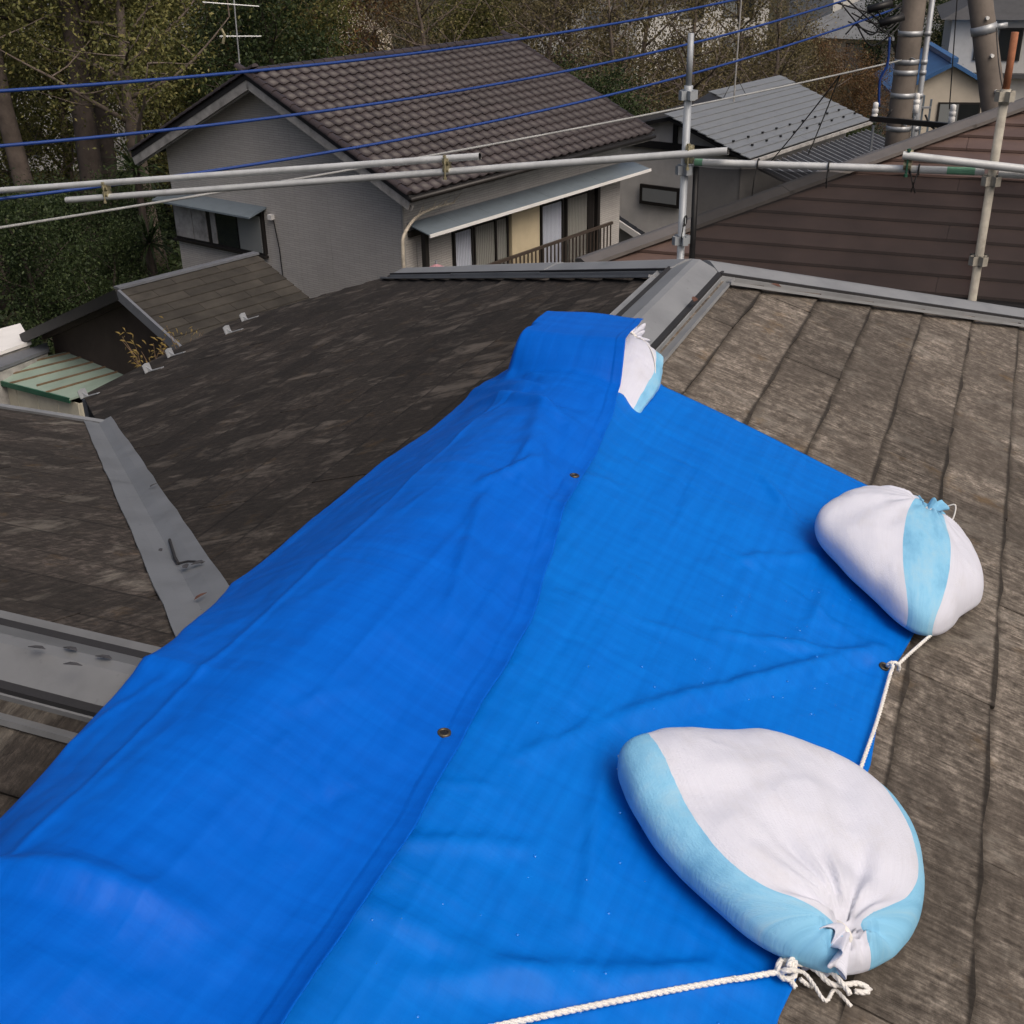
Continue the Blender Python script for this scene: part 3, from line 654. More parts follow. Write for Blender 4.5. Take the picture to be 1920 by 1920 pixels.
def sack(label, outline, ctr, H, N, Q, Wd, bands, seed, neck_dir, ruffle, dents=(), girth=.36, floor=.017, off=0.0, pl_amp=.011, pl_len=.085, lens=True):
    """slumped tied sack: outline = plan curve of its girth in (a, l), N = (a, l) of the tie on its surface, Q = far pole of the woven bands"""
    ctr = np.array(ctr); org = W(ctr[0], ctr[1], -ctr[1] * TP); root = empty('sandbag', tuple(org), 0, label, 'sandbag', 'sandbags holding the tarp down')
    nk, nf = 110, 200; ph = np.linspace(0, 2 * math.pi, nf + 1); d = np.array(outline) - ctr
    Rr = periodic(ph[:-1], np.arctan2(d[:, 1], d[:, 0]) % (2 * math.pi), np.hypot(d[:, 0], d[:, 1])); Rr = np.append(Rr, Rr[0])
    ps = np.linspace(0.0, math.pi, nk)[:, None]; S, Cc = np.sin(ps), np.cos(ps)
    rad = np.abs(S) ** np.where(ps < math.pi / 2, .86, .55)
    a = ctr[0] + rad * Rr[None] * np.cos(ph)[None]; l = ctr[1] + rad * Rr[None] * np.sin(ph)[None]
    z = np.where(Cc > 0, girth * H + (1 - girth) * H * np.abs(Cc) ** .80, girth * H * (1 - np.abs(Cc) ** .7)) * np.ones_like(a)
    N = np.array(N); ax = np.array(Q) - N; Ln = np.linalg.norm(ax); ax /= Ln; pp = np.array([-ax[1], ax[0]])
    u = ((a - N[0]) * ax[0] + (l - N[1]) * ax[1]) / Ln; v_ = (a - N[0]) * pp[0] + (l - N[1]) * pp[1]
    lam = v_ / (Wd * np.sqrt(np.clip(1 - (2 * np.clip(u, .0, 1 if lens else .5) - 1) ** 2, .012, 1)))
    dN = np.hypot(a - N[0], l - N[1]); th = np.arctan2(v_, (a - N[0]) * ax[0] + (l - N[1]) * ax[1]); top = np.clip((Cc + .15) / .3, 0, 1) * np.ones_like(a)
    rs = random.Random(seed); fr = sum(rs.uniform(.4, 1) * np.sin(th * k_ + rs.uniform(0, 6)) for k_ in (7, 11, 17, 23)) / 2.2
    pleat = pl_amp * fr * np.exp(-dN / pl_len) * np.clip(dN / .02, 0, 1)
    cone = -.030 * np.exp(-(dN / .030) ** 2)                                   # the cloth dips into the tie
    nz = np.array([noise.fractal(Vector((x * 6, y * 6, zz_ * 6 + seed)), 1.0, 2.0, 3) for x, y, zz_ in zip(a.ravel(), l.ravel(), z.ravel())]).reshape(a.shape)
    n2 = np.array([abs(noise.fractal(Vector((x * 15, y * 15, seed + 3)), 1.0, 2.0, 2)) for x, y in zip(a.ravel(), l.ravel())]).reshape(a.shape)
    z = z + top * (pleat + cone + .006 * nz - .0025 * n2)
    for (da, dl, r1, r2, ang, dep) in dents:
        xa = (a - da) * math.cos(ang) + (l - dl) * math.sin(ang); xb = -(a - da) * math.sin(ang) + (l - dl) * math.cos(ang); z = z - top * dep * np.exp(-(xa / r1) ** 2 - (xb / r2) ** 2)
    side = (1 - top) * .006 * nz; a = a + side * np.cos(ph)[None]; l = l + side * np.sin(ph)[None] + .0
    z = np.maximum(z, 0) + floor
    V = APEX - DR * a[..., None] + DU * l[..., None] + UP * (-l * TP + z)[..., None]
    mat = bag_mat('sandbag_cloth', [(.5 + b0 / 4, .5 + b1 / 4) for b0, b1 in bands])
    uv = np.stack([u * .5, np.clip(.5 + (lam + off) / 4, 0.001, .999)], -1); grid_mesh('sack_body', V - org, mat, root, uv)
    kx = np.argmin(np.where(top > .5, dN, 9)); Cn = V.reshape(-1, 3)[kx]; dn_ = np.array(neck_dir, float); dn_ /= np.linalg.norm(dn_); D3 = -DR * dn_[0] + DU * dn_[1] + UP * dn_[2]; Cn = Cn + D3 * .004
    X = np.array(Vector(D3).orthogonal().normalized()); Y = np.cross(D3, X); nr, nq = 10, 96; V2 = np.zeros((nr, nq + 1, 3)); u2 = np.zeros((nr, nq + 1, 2))
    for i_ in range(nr):
        s_ = i_ / (nr - 1)
        for j_ in range(nq + 1):
            f = 2 * math.pi * j_ / nq; rr = (0.013 + 0.022 * s_ ** .8) * (1 + (.12 + .30 * s_) * (.6 * math.sin(f * 7 + seed) + .35 * math.sin(f * 12 + 2 * seed)))
            V2[i_, j_] = Cn + D3 * (ruffle * s_ * (1 + .3 * math.sin(f * 3 + seed) + .12 * math.sin(f * 8))) + (X * math.cos(f) + Y * math.sin(f)) * rr - UP * .010 * s_ * s_; u2[i_, j_] = (.4 + s_ * .1, .5)
    o = grid_mesh('gathered_mouth', V2 - org, mat, root, u2); add_solid(o, .0015, 0)
    mb = MB(); pts = [Vector(Cn + D3 * (.002 + .005 * k_ / 60) + (X * math.cos(k_ * .314) + Y * math.sin(k_ * .314)) * .0165 - org) for k_ in range(60)]; mb.tube(pts, .0022, 6); mb.build('tie_cord', M['rope'], root, True)
    return root, Cn, D3
b1, C1, D1 = sack('plump white sandbag with one blue band, far right on the tarp edge', [(1.520, .668), (1.40, .690), (1.28, .755), (1.215, .860), (1.26, .965), (1.35, 1.025), (1.45, 1.045), (1.57, 1.005), (1.72, .930), (1.67, .825), (1.600, .735)], (1.44, .862), .150,
                  (1.285, .898), (1.745, .925), .105, [(-.50, .50)], 2.0, (-.55, .16, .45), .030, dents=((1.50, .74, .05, .10, .5, .012), (1.40, .98, .10, .03, .4, .008), (1.52, .84, .10, .03, .2, .006)), pl_len=.11)
b2, C2, D2 = sack('large white sandbag with blue side bands, nearest, at the knotted rope', [(2.535, .517), (2.475, .545), (2.385, .630), (2.315, .745), (2.292, .870), (2.335, .955), (2.43, .995), (2.54, .998), (2.635, .968), (2.708, .905), (2.735, .815), (2.705, .690), (2.645, .590), (2.592, .545)], (2.52, .765), .138,
                  (2.662, .900), (2.375, .66), .225, [(-2, -.98), (.74, 2)], 5.0, (.30, -.20, -.02), .045, dents=((2.47, .87, .11, .035, .3, .020), (2.60, .80, .06, .05, .8, .018), (2.44, .70, .12, .05, .6, .010), (2.60, .66, .04, .09, .3, .010), (2.56, .90, .03, .05, .3, .012), (2.40, .82, .05, .10, .2, .008), (2.53, .72, .03, .08, .9, .008)), pl_len=.085, lens=False, pl_amp=.017)
tip = rp_(1182, 1434, .05); b2o = np.array(b2.location); rs = random.Random(4)
for i_ in range(6):
    mb = MB(); q_ = tip + np.array([rs.uniform(-.02, .0), rs.uniform(-.01, .02), rs.uniform(.0, .02)]); mb.tube([p_ - Vector(b2o) for p_ in smooth_path([tip + DU * .012, tip, q_, q_ + np.array([rs.uniform(-.01, .01), 0, rs.uniform(-.012, .006)])], 4)], .0007, 4); mb.build('frayed_thread', M['rope'], b2)
b3, C3, D3_ = sandbag('white and blue sandbag half hidden under the folded tarp on the ridge', (1.325, .095, .008), (1.10, .065, .010), (.955, .045, .040), math.atan2(-1, .18), math.atan2(-1, .10), .110, .041, .85, 9.0,
                      [(0.40, 0.52), (0.62, 0.8)], base='slope', floor=.022, neck_dir=(-.8, .05, .06), ruffle=.05, tuck=.03)

# ------------------------------------------------------------------ ropes
def twisted(name, pts, r, parent=None, mat=None, n=10):
    """three-strand laid rope"""
    path = smooth_path(pts, n); mb = MB()
    L = [0.0]
    for i in range(1, len(path)): L.append(L[-1] + (path[i] - path[i - 1]).length)
    # resample finely
    tot = L[-1]; m = max(8, int(tot / (r * 1.2))); q = []; i = 0
    for s in np.linspace(0, tot, m):
        while i < len(L) - 2 and L[i + 1] < s: i += 1
        f = (s - L[i]) / max(L[i + 1] - L[i], 1e-9); q.append(path[i].lerp(path[i + 1], f))
    X = None; fr = []
    for i, p in enumerate(q):
        d = (q[min(i + 1, m - 1)] - q[max(i - 1, 0)]).normalized()
        X = d.orthogonal().normalized() if X is None else (X - d * X.dot(d)).normalized(); fr.append((p, X.copy(), d.cross(X)))
    for st in range(3):
        pts_ = []
        for i, (p, x, y) in enumerate(fr):
            f = tot * i / (m - 1) / (r * 7) * 2 * math.pi + st * 2.0944; pts_.append(p + (x * math.cos(f) + y * math.sin(f)) * r * .48)
        mb.tube(pts_, r * .60, 6)
    return mb.build(name, mat or M['rope'], parent, True)
def Wh(a, l, h): return W(a, l, -abs(l) * TP + h)
rp = lambda x, y, h_=.045: on_plane(x, y, W(0, 0, h_), S1.n)
ROPE = empty('rope', tuple(Wh(1.9, .9, 0)), 0, 'white twisted rope through the tarp eyelet running between the two front sandbags', 'rope')
ro = np.array(ROPE.location)
twisted('rope_run', [p - ro for p in (rp(1828, 1068, .045), rp(1838, 1080, .05), rp(1838, 1096, .05), rp(1818, 1130, .05), rp(1765, 1174, .05), rp(1712, 1220, .045), rp(1684, 1246, .042))], .0038, ROPE)
twisted('rope_run', [p - ro for p in (rp(1666, 1250, .030), rp(1670, 1243, .050), rp(1674, 1250, .050), rp(1668, 1268, .040), rp(1645, 1350, .034), rp(1614, 1440, .032), rp(1596, 1500, .020))], .0040, ROPE)
twisted('eyelet_loop', [p - ro for p in (rp(1664, 1252, .028), rp(1666, 1244, .048), rp(1680, 1243, .050), rp(1686, 1250, .042), rp(1684, 1258, .030))], .0040, ROPE)
KN = rp(1473, 1820, .04)
ROPE2 = empty('rope', tuple(KN), 0, 'thick white twisted rope knotted at the near tarp corner, loose ends spread', 'rope')
kn = KN
twisted('rope_run', [p - kn for p in (rp(1473, 1820, .04), rp(1380, 1836, .036), Wh(2.80, .765, .034), Wh(2.90, .665, .032), Wh(3.04, .535, .034), Wh(3.2, .39, .034), Wh(3.4, .22, .034))], .0045, ROPE2)
kp = []
for i in range(26):
    f = i / 25 * 2 * math.pi * 2.2; kp.append(Vector((.012 * math.cos(f) + .003 * math.sin(2.3 * f), .011 * math.sin(f), .009 * math.sin(f * 1.5 + .6) + .004)))
twisted('knot', kp, .0045, ROPE2, n=3)
for r_, h_, px_ in ((.0042, .060, ((1478, 1812), (1487, 1795), (1508, 1791), (1533, 1804), (1558, 1822), (1577, 1841), (1588, 1855), (1594, 1865))), (.0042, .045, ((1487, 1809), (1509, 1808), (1530, 1819), (1550, 1839), (1566, 1847), (1588, 1846), (1611, 1844), (1631, 1856), (1619, 1861), (1602, 1858))),
                    (.0030, .038, ((1490, 1819), (1509, 1825), (1525, 1845), (1548, 1877), (1564, 1856), (1580, 1869), (1596, 1887))), (.0042, .034, ((1479, 1826), (1483, 1838), (1491, 1852))), (.0034, .032, ((1500, 1835), (1512, 1845), (1522, 1850)))):
    twisted('loose_end', [rp(x, y, h_ - .018 * i_ / len(px_)) - kn for i_, (x, y) in enumerate(px_)], r_, ROPE2)
# thin tie strings of the far bags
def string(label, pts, r=.0017):
    o = empty('tie_string', tuple(pts[0]), 0, label, 'string'); mb = MB(); mb.tube([p - Vector(pts[0]) for p in smooth_path(pts, 8)], r, 6); mb.build('cord', M['rope'], o, True)
    return o
string('thin white string looped out from the neck of the half hidden sandbag', [C3 + UP * .01, C3 + DU * .05 + UP * .015 - DR * .03, C3 + DU * .10 - DR * .10, C3 + DU * .125 - DR * .17 - UP * .03, C3 + DU * .10 - DR * .19 - UP * .035, C3 + DU * .07 - DR * .15 - UP * .03])
string('small white string loop at the mouth of the plump sandbag', [C1, C1 + D1 * .02 + DU * .03, C1 + D1 * .02 + DU * .055 + UP * .01, C1 + DU * .058 - UP * .01, C1 + DU * .04 - UP * .02, C1 + DU * .015])
string('short frayed thread trailing from the hem of the half hidden sandbag', [Wh(1.225, .190, .02), Wh(1.225, .215, .02), Wh(1.235, .235, .018)], .0012)

# water beads left on the lower sheet
mb = MB(); rs = random.Random(3)
ico = [(0, 0, 1)] + [(math.cos(i * math.pi / 3), math.sin(i * math.pi / 3), .45) for i in range(6)] + [(1.15 * math.cos(i * math.pi / 3 + .5), 1.15 * math.sin(i * math.pi / 3 + .5), 0) for i in range(6)]
fc = [(0, 1 + i, 1 + (i + 1) % 6) for i in range(6)] + [(1 + i, 7 + i, 7 + (i + 1) % 6, 1 + (i + 1) % 6) for i in range(6)]
cl = [(rs.uniform(1.7, 3.2), rs.uniform(.28, .8), rs.uniform(.05, .16)) for _ in range(16)]
for i in range(150):
    ca, cb, cr = rs.choice(cl); a, l = rs.gauss(ca, cr), rs.gauss(cb, cr * .6)
    if not (1.2 < a < 3.4 and .32 < l < .84): continue
    r = rs.choice((.0009, .0012, .0015, .002, .0026)) ; P = W(a, l, surf(LOWH, a, l) + .0014); n0 = len(mb.v)
    mb.v += [tuple(P + np.array((x * r, y * r, z * r * .6))) for x, y, z in ico]; mb.f += [tuple(n0 + q for q in f) for f in fc]
t = NT('water_bead'); t.set((.004, .17, .66), .05, 0, .6); M['water'] = t.m
tag(mb.build('water_droplets', M['water'], None, True), 'small water beads scattered on the lower tarp sheet', 'droplets', kind='stuff')

# ------------------------------------------------------------------ neighbouring houses
def bx(root, name, mat, x0, x1, y0, y1, z0, z1, bev=0.0):
    mb = MB(); mb.box((min(x0, x1), min(y0, y1), min(z0, z1)), (max(x0, x1), max(y0, y1), max(z0, z1))); o = mb.build(name, mat, root)
    if bev: bevel(o, bev)
    return o
def siding_mat(name, c, bw=0.30, bh=0.045):
    t = NT(name); v = t.coord('Object'); sp = t.n('ShaderNodeSeparateXYZ'); t.l(v, sp.inputs[0])
    cb = t.n('ShaderNodeCombineXYZ'); t.l(t.math('ADD', sp.outputs[0], sp.outputs[1]), cb.inputs[0]); t.l(sp.outputs[2], cb.inputs[1])
    br = t.n('ShaderNodeTexBrick'); br.inputs['Scale'].default_value = 1; br.inputs['Brick Width'].default_value = bw; br.inputs['Row Height'].default_value = bh
    br.inputs['Mortar Size'].default_value = 0.005; br.inputs['Color1'].default_value = (*c, 1); br.inputs['Color2'].default_value = (*(np.array(c) * .90), 1); br.inputs['Mortar'].default_value = (*(np.array(c) * .68), 1)
    t.l(cb.outputs[0], br.inputs['Vector']); n = t.noise(v, 0.8, 5, 0.65)
    col = t.mix(t.math('MULTIPLY', t.ramp(n, [(0.42, (0, 0, 0)), (0.75, (1, 1, 1))]), .35), br.outputs[0], tuple(np.array(c) * .6))
    t.bump(t.math('SUBTRACT', t.noise(v, 30, 4, .6), br.outputs[1]), 0.6, 0.012); return t.set(col, .85, 0, .3)
M['siding'] = siding_mat('grey_brick_siding', (0.45, 0.435, 0.415))
M['tile'] = simple('brown_roof_tile', (0.036, 0.028, 0.029), 0.42, var=.25, scale=1.2, bump=.1, bs=30, rnd=.16)
M['weathered'] = simple('weathered_white_board', (0.30, 0.295, 0.285), .85, var=.45, scale=4, bs=25)
M['frame_dark'] = simple('bronze_window_frame', (0.018, 0.016, 0.015), .45, bump=0)
M['blue_grey'] = metal_mat('blue_grey_awning', (0.165, 0.205, 0.24), .25)
M['cream'] = simple('cream_shutter', (0.55, 0.47, 0.32), .6, var=.08, bump=0)
M['white_wall'] = simple('off_white_wall', (0.52, 0.51, 0.49), .85, var=.1, bs=60)
M['white_paint'] = simple('white_paint', (0.72, 0.72, 0.71), .6, var=.06, bump=0)
M['brown_metal'] = simple('brown_roof_steel', (0.105, 0.070, 0.059), .5, var=.28, scale=1.6, bump=.1, rnd=.10)
M['grey_metal'] = metal_mat('grey_roof_steel', (0.185, 0.20, 0.215), .18)
M['brown_wall'] = simple('dark_brown_wall', (0.045, 0.032, 0.026), .8, var=.3, scale=2)
M['railing'] = simple('brown_railing', (0.055, 0.042, 0.034), .5, bump=0)
t = NT('net_curtain'); v = t.coord('Object'); wv = t.n('ShaderNodeTexWave'); wv.inputs['Scale'].default_value = 5.5; wv.inputs['Distortion'].default_value = 2.0; wv.bands_direction = 'X'; t.l(v, wv.inputs[0])
M['curtain_beige'] = t.set(t.ramp(wv.outputs[1], [(0.2, (0.20, 0.185, 0.16)), (0.8, (0.34, 0.32, 0.285))]), .9)
t = NT('white_curtain'); v = t.coord('Object'); wv = t.n('ShaderNodeTexWave'); wv.inputs['Scale'].default_value = 6.5; wv.inputs['Distortion'].default_value = 2.0; wv.bands_direction = 'X'; t.l(v, wv.inputs[0])
M['curtain_white'] = t.set(t.ramp(wv.outputs[1], [(0.1, (0.42, 0.43, 0.50)), (0.8, (0.72, 0.73, 0.80))]), .9)
t = NT('window_glass'); t.set((0.015, 0.018, 0.02), .06, 0, .6); M['glass_dark'] = t.m
t = NT('clear_pane'); t.set((.9, .93, .95), .03, 0, .5); t.b.inputs['Transmission Weight'].default_value = 1.0; t.b.inputs['IOR'].default_value = 1.08; M['glass'] = t.m
t = NT('frosted_pane'); t.set((.20, .215, .22), .25, 0, .5); M['glass_frost'] = t.m

# ---- grey sided house with brown tiled roof
TH = R(38); e1 = np.array([math.sin(TH), math.cos(TH), 0]); e2 = np.array([-math.cos(TH), math.sin(TH), 0])
GC = np.array([-1.91, 21.92, G]); GREY = empty('tiled_roof_house', tuple(GC), math.pi / 2 - TH, 'two-storey grey sided house with a brown tiled gable roof', 'house')
LX, LY = 7.35, 6.72; RY = 3.38; RZ = 5.62 - G; SLO = .455; OV = .60; OX0, OX1 = -.45, 7.70
zt = lambda y: RZ - SLO * abs(RY - y)
mb = MB(); i_ = .03                               # core walls
pg = [(i_, 0), (LX - i_, 0)]
for (xa, ya, xb, yb) in ((i_, i_, LX - i_, i_), (LX - i_, i_, LX - i_, LY - i_), (LX - i_, LY - i_, i_, LY - i_)):
    mb.quad((xa, ya, 0), (xb, yb, 0), (xb, yb, zt(yb) - .16), (xa, ya, zt(ya) - .16))
for xg in (i_, LX - i_): mb.poly([(xg, i_, 0), (xg, i_, zt(i_) - .16), (xg, RY, RZ - .16), (xg, LY - i_, zt(LY - i_) - .16), (xg, LY - i_, 0)])
mb.build('wall', M['siding'], GREY)
def panel(poly_yz=None, rect=None, plane='gable'):
    mb = MB()
    if plane == 'gable': mb.prism([(i_, y, z) for y, z in poly_yz], (-.022, 0, 0))
    else: x0, x1, z0, z1 = rect; mb.box((x0, i_ - .022, z0), (x1, i_, z1))
    mb.build('siding_panel', M['siding'], GREY)
gab = ccw([(0.0, 0), (LY, 0), (LY, zt(LY) - .14), (RY, RZ - .14), (0.0, zt(0) - .14)])
gz = lambda z: z - G
for y0, y1 in ((.0, .97), (.975, 1.94), (1.945, 2.87), (2.875, 3.74), (3.745, 3.82)):
    p = clip_convex(ccw([(y0, 0), (y1, 0), (y1, 9), (y0, 9)]), gab)
    if p: panel(p)
for y0, y1 in ((3.82, 4.8), (4.805, 5.75), (5.755, 6.72)):
    panel(clip_convex(ccw([(y0, gz(2.93)), (y1, gz(2.93)), (y1, 9), (y0, 9)]), gab)); panel(ccw([(y0, 0), (y1, 0), (y1, gz(2.02)), (y0, gz(2.02))]))
for x0, x1 in ((0.008, 1.485), (1.49, 3.195), (3.2, 4.155), (4.16, 5.7), (5.705, LX)): panel(rect=(x0, x1, gz(2.74), zt(0) - .16), plane='r')
panel(rect=(.008, .24, 0, gz(2.735)), plane='r'); panel(rect=(.36, 1.40, 0, gz(2.735)), plane='r'); panel(rect=(6.36, LX, 0, gz(2.735)), plane='r')
for x0, x1 in ((1.405, 3.2), (3.205, 5.0), (5.005, 6.355)): panel(rect=(x0, x1, 0, gz(1.20)), plane='r')
bx(GREY, 'corner_trim', M['weathered'], -.012, .03, -.012, .03, 0, zt(0) - .17)
# roof: decks, tiles, ridge and verge tiles
sa = math.atan(SLO)
mb = MB()
mb.prism([(OX0, -OV, zt(-OV) - .03), (OX1, -OV, zt(-OV) - .03), (OX1, RY, RZ - .03), (OX0, RY, RZ - .03)], (0, 0, -.10)); rf = mb.build('roof_slope', M['board'], GREY)
mb = MB(); mb.prism([(OX0, RY, RZ - .03), (OX1, RY, RZ - .03), (OX1, LY + OV, zt(LY + OV) - .03), (OX0, LY + OV, zt(LY + OV) - .03)], (0, 0, -.10)); rb_ = mb.build('roof_slope', M['board'], GREY)
tw, tl_ = .265, .255
def tile_mesh(n=8):
    mb = MB()
    for r_, (yy, dz) in enumerate(((.0, .030), (tl_ + .05, .0))):
        for i in range(n + 1): u = i / n; mb.v.append((u * tw * 1.02, yy, .042 * (0.5 + .5 * math.cos(2 * math.pi * u)) ** 1.3 + dz))
    for i in range(n): mb.f.append((i, i + 1, n + 2 + i, n + 1 + i))
    b = len(mb.v)
    for i in range(n + 1): x, y, z = mb.v[i]; mb.v.append((x, y + .004, z - .032))
    for i in range(n): mb.f.append((b + i, b + i + 1, i + 1, i))
    return mb
tm = tile_mesh().mesh('roof_tile'); tm.materials.append(M['tile']); tm.polygons.foreach_set('use_smooth', [True] * 8 + [False] * 8)
nc = int((OX1 - OX0 - .1) / tw); slant = (RY + OV) / math.cos(sa); nrw = int(slant / tl_)
cells = []
for r_ in range(nrw):
    for c_ in range(nc):
        s_ = r_ * tl_; y = -OV - .02 + s_ * math.cos(sa); z = zt(-OV) - .03 + s_ * math.sin(sa); x = OX0 + .06 + c_ * tw
        wp = GC + e1 * x + e2 * y + UP * z; cells.append((np.linalg.norm(wp - EYE), x, y, z))
cells.sort()
for d_, x, y, z in cells[:300]:
    o = bpy.data.objects.new('roof_tile', tm); link(o, rf); o.location = (x, y, z + random.uniform(-.003, .003)); o.rotation_euler = (sa, 0, random.uniform(-.012, .012))
mb = MB(); base_ = tile_mesh(); Rm = Matrix.Rotation(sa, 3, 'X')
def put(mb, src, rot, loc):
    n0 = len(mb.v); mb.v += [tuple(rot @ Vector(v_) + Vector(loc)) for v_ in src.v]; mb.f += [tuple(n0 + i for i in f) for f in src.f]
for d_, x, y, z in cells[300:]: put(mb, base_, Rm, (x, y, z + random.uniform(-.003, .003)))
tag(mb.build('roof_tiles_far', M['tile'], rf, True), kind='stuff')
mb = MB(); Rl = Matrix.Rotation(-sa, 3, 'X') @ Matrix.Rotation(math.pi, 3, 'Z')
for r_ in range(nrw):
    for c_ in range(nc):
        s_ = r_ * tl_; put(mb, base_, Rl, (OX0 + .06 + (c_ + 1) * tw, LY + OV + .02 - s_ * math.cos(sa), zt(LY + OV) - .03 + s_ * math.sin(sa)))
tag(mb.build('roof_tiles_far_side', M['tile'], rb_, True), kind='stuff')
def half_tile(L, r, n=8):
    mb = MB()
    for yy, rr in ((0, r * 1.08), (L, r)):
        for i in range(n + 1): f = math.pi * i / n; mb.v.append((yy, math.cos(f) * rr, math.sin(f) * rr * .8))
    for i in range(n): mb.f.append((i, n + 1 + i, n + 2 + i, i + 1))
    mb.f.append(tuple(range(n + 1))); mb.f.append(tuple(range(2 * n + 1, n, -1)))
    return mb
hm = half_tile(.30, .095).mesh('ridge_tile'); hm.materials.append(M['tile'])
for i in range(int((OX1 - OX0) / .29) + 1):
    o = bpy.data.objects.new('ridge_tile', hm); link(o, rf); o.location = (OX0 - .04 + i * .29, RY, RZ - .01); o.rotation_euler = (0, .02, 0)
vm = half_tile(.30, .080).mesh('verge_tile'); vm.materials.append(M['tile'])
for i in range(nrw + 1):
    for xx in (OX0 + .02, OX1 - .02):
        o = bpy.data.objects.new('verge_tile', vm); link(o, rf); s_ = i * tl_; o.location = (xx, -OV + s_ * math.cos(sa), zt(-OV) + s_ * math.sin(sa) + .0); o.rotation_euler = (0, -sa + .05, math.pi / 2)
    o = bpy.data.objects.new('verge_tile', vm); link(o, rb_); s_ = i * tl_; o.location = (OX0 + .02, LY + OV - s_ * math.cos(sa), zt(LY + OV) + s_ * math.sin(sa)); o.rotation_euler = (0, -sa + .05, -math.pi / 2)
# barge boards, fascia, gutter
for ya, yb in ((-OV + .02, RY), (LY + OV - .02, RY)):
    mb = MB(); mb.bar((OX0 + .03, ya, zt(ya) - .20), (OX0 + .03, yb, RZ - .20), .03, .20, (0, 0, 1)); mb.build('barge_board', M['weathered'], GREY)
    mb = MB(); mb.bar((OX0 + .10, ya, zt(ya) - .28), (OX0 + .10, yb, RZ - .28), .03, .10, (0, 0, 1)); mb.build('barge_board', M['weathered'], GREY)
    mb = MB(); mb.bar((OX0 + .25, ya, zt(ya) - .16), (OX0 + .25, yb, RZ - .16), .40, .02, (0, 0, 1)); mb.build('soffit', M['weathered'], GREY)
bx(GREY, 'fascia', M['weathered'], OX0 + .02, OX1, -OV + .01, -OV + .035, zt(-OV) - .19, zt(-OV) - .045)
mb = MB(); mb.tube([(OX0 - .02, -OV - .05, zt(-OV) - .09), (OX1, -OV - .05, zt(-OV) - .10)], .05, 8); mb.build('gutter', M['frame_dark'], GREY, True)
mb = MB(); mb.bar((OX0 + .3, -OV / 2, zt(-OV) - .15), (OX1 - .1, -OV / 2, zt(-OV) - .15), OV, .02); mb.build('soffit', M['weathered'], GREY)
# gable window with storm shutters and awning
wz0, wz1 = gz(2.05), gz(2.80); wr = bx(GREY, 'window', M['frame_dark'], -.05, .04, 3.84, 6.70, wz0 - .06, wz1 + .10)
for (ya, yb, mt, nm) in ((6.08, 6.66, 'weathered', 'shutter'), (5.60, 6.06, 'weathered', 'shutter'), (5.30, 5.46, 'weathered', 'shutter'), (4.62, 5.28, 'glass_dark', 'pane'), (3.90, 4.58, 'glass_frost', 'pane')):
    bx(wr, nm, M[mt], -.065, -.045, ya, yb, wz0, wz1)
bx(wr, 'sill', M['frame_dark'], -.12, .0, 3.80, 6.74, wz0 - .10, wz0 - .055)
mb = MB(); mb.prism([(.0, 3.72, gz(3.0)), (.0, 6.8, gz(3.0)), (-.48, 6.8, gz(2.88)), (-.48, 3.72, gz(2.88))], (0, 0, -.035)); mb.build('awning', M['blue_grey'], GREY)
bx(GREY, 'wall_lamp', M['white_paint'], -.10, -.0, 3.50, 3.60, gz(2.78), gz(2.88))
mb = MB(); mb.tube([(-.02, 3.52, gz(2.75)), (-.03, 3.42, gz(2.2)), (-.03, 3.40, gz(1.6)), (-.03, 3.55, gz(1.5))], .012, 5); mb.build('wall_cable', M['black'], GREY)
# long awning and the row of windows on the right wall
aw = None
for i in range(8):
    xa = .10 + i * .955; mb = MB(); mb.prism([(xa, .0, gz(3.12)), (xa + .95, .0, gz(3.12)), (xa + .95, -.55, gz(2.98)), (xa, -.55, gz(2.98))], (0, 0, -.02)); mb.build('awning_sheet', M['blue_grey'], GREY)
bx(GREY, 'awning_edge', M['white_paint'], .10, 7.74, -.57, -.548, gz(2.925), gz(2.985))
bx(GREY, 'awning_beam', M['frame_dark'], .12, 7.7, -.06, .01, gz(2.86), gz(2.97))
bx(GREY, 'post', M['frame_dark'], .25, .35, -.30, -.20, 0, gz(2.97)); bx(GREY, 'downpipe', M['frame_dark'], 6.22, 6.32, -.14, -.04, 0, gz(2.92))
wz0, wz1 = gz(1.22), gz(2.72)
for xa, xb, kind in ((1.42, 1.92, 'curtain_white'), (2.04, 2.66, 'curtain_beige'), (2.72, 3.06, 'curtain_beige'), (4.28, 5.00, 'curtain_white'), (5.20, 5.98, 'curtain_beige')):
    w_ = bx(GREY, 'window', M['frame_dark'], xa - .06, xb + .06, -.004, .03, wz0 - .06, wz1)
    bx(w_, 'curtain', M[kind], xa, xb, -.012, -.006, wz0, wz1 - .05); bx(w_, 'pane', M['glass'], xa, xb, -.030, -.024, wz0, wz1 - .05)
    for xx in (xa - .045, xb): bx(w_, 'stile', M['frame_dark'], xx, xx + .045, -.045, -.004, wz0 - .04, wz1 - .02)
    bx(w_, 'rail', M['frame_dark'], xa, xb, -.040, -.032, wz0 + .62, wz0 + .65)
bx(GREY, 'shutter_box', M['cream'], 3.14, 4.10, -.10, .0, gz(1.15), gz(2.78), .01); bx(GREY, 'mullion', M['frame_dark'], 6.02, 6.20, -.05, .0, gz(1.2), gz(2.78))
rl_ = bx(GREY, 'balcony_rail', M['railing'], 1.45, 6.56, -.34, -.29, gz(1.92), gz(1.98))
bx(rl_, 'bottom_rail', M['railing'], 1.45, 6.56, -.335, -.295, gz(1.28), gz(1.33))
bm_ = MB(); bm_.box((-.012, -.012, 0), (.012, .012, .59)); bme = bm_.mesh('baluster'); bme.materials.append(M['railing'])
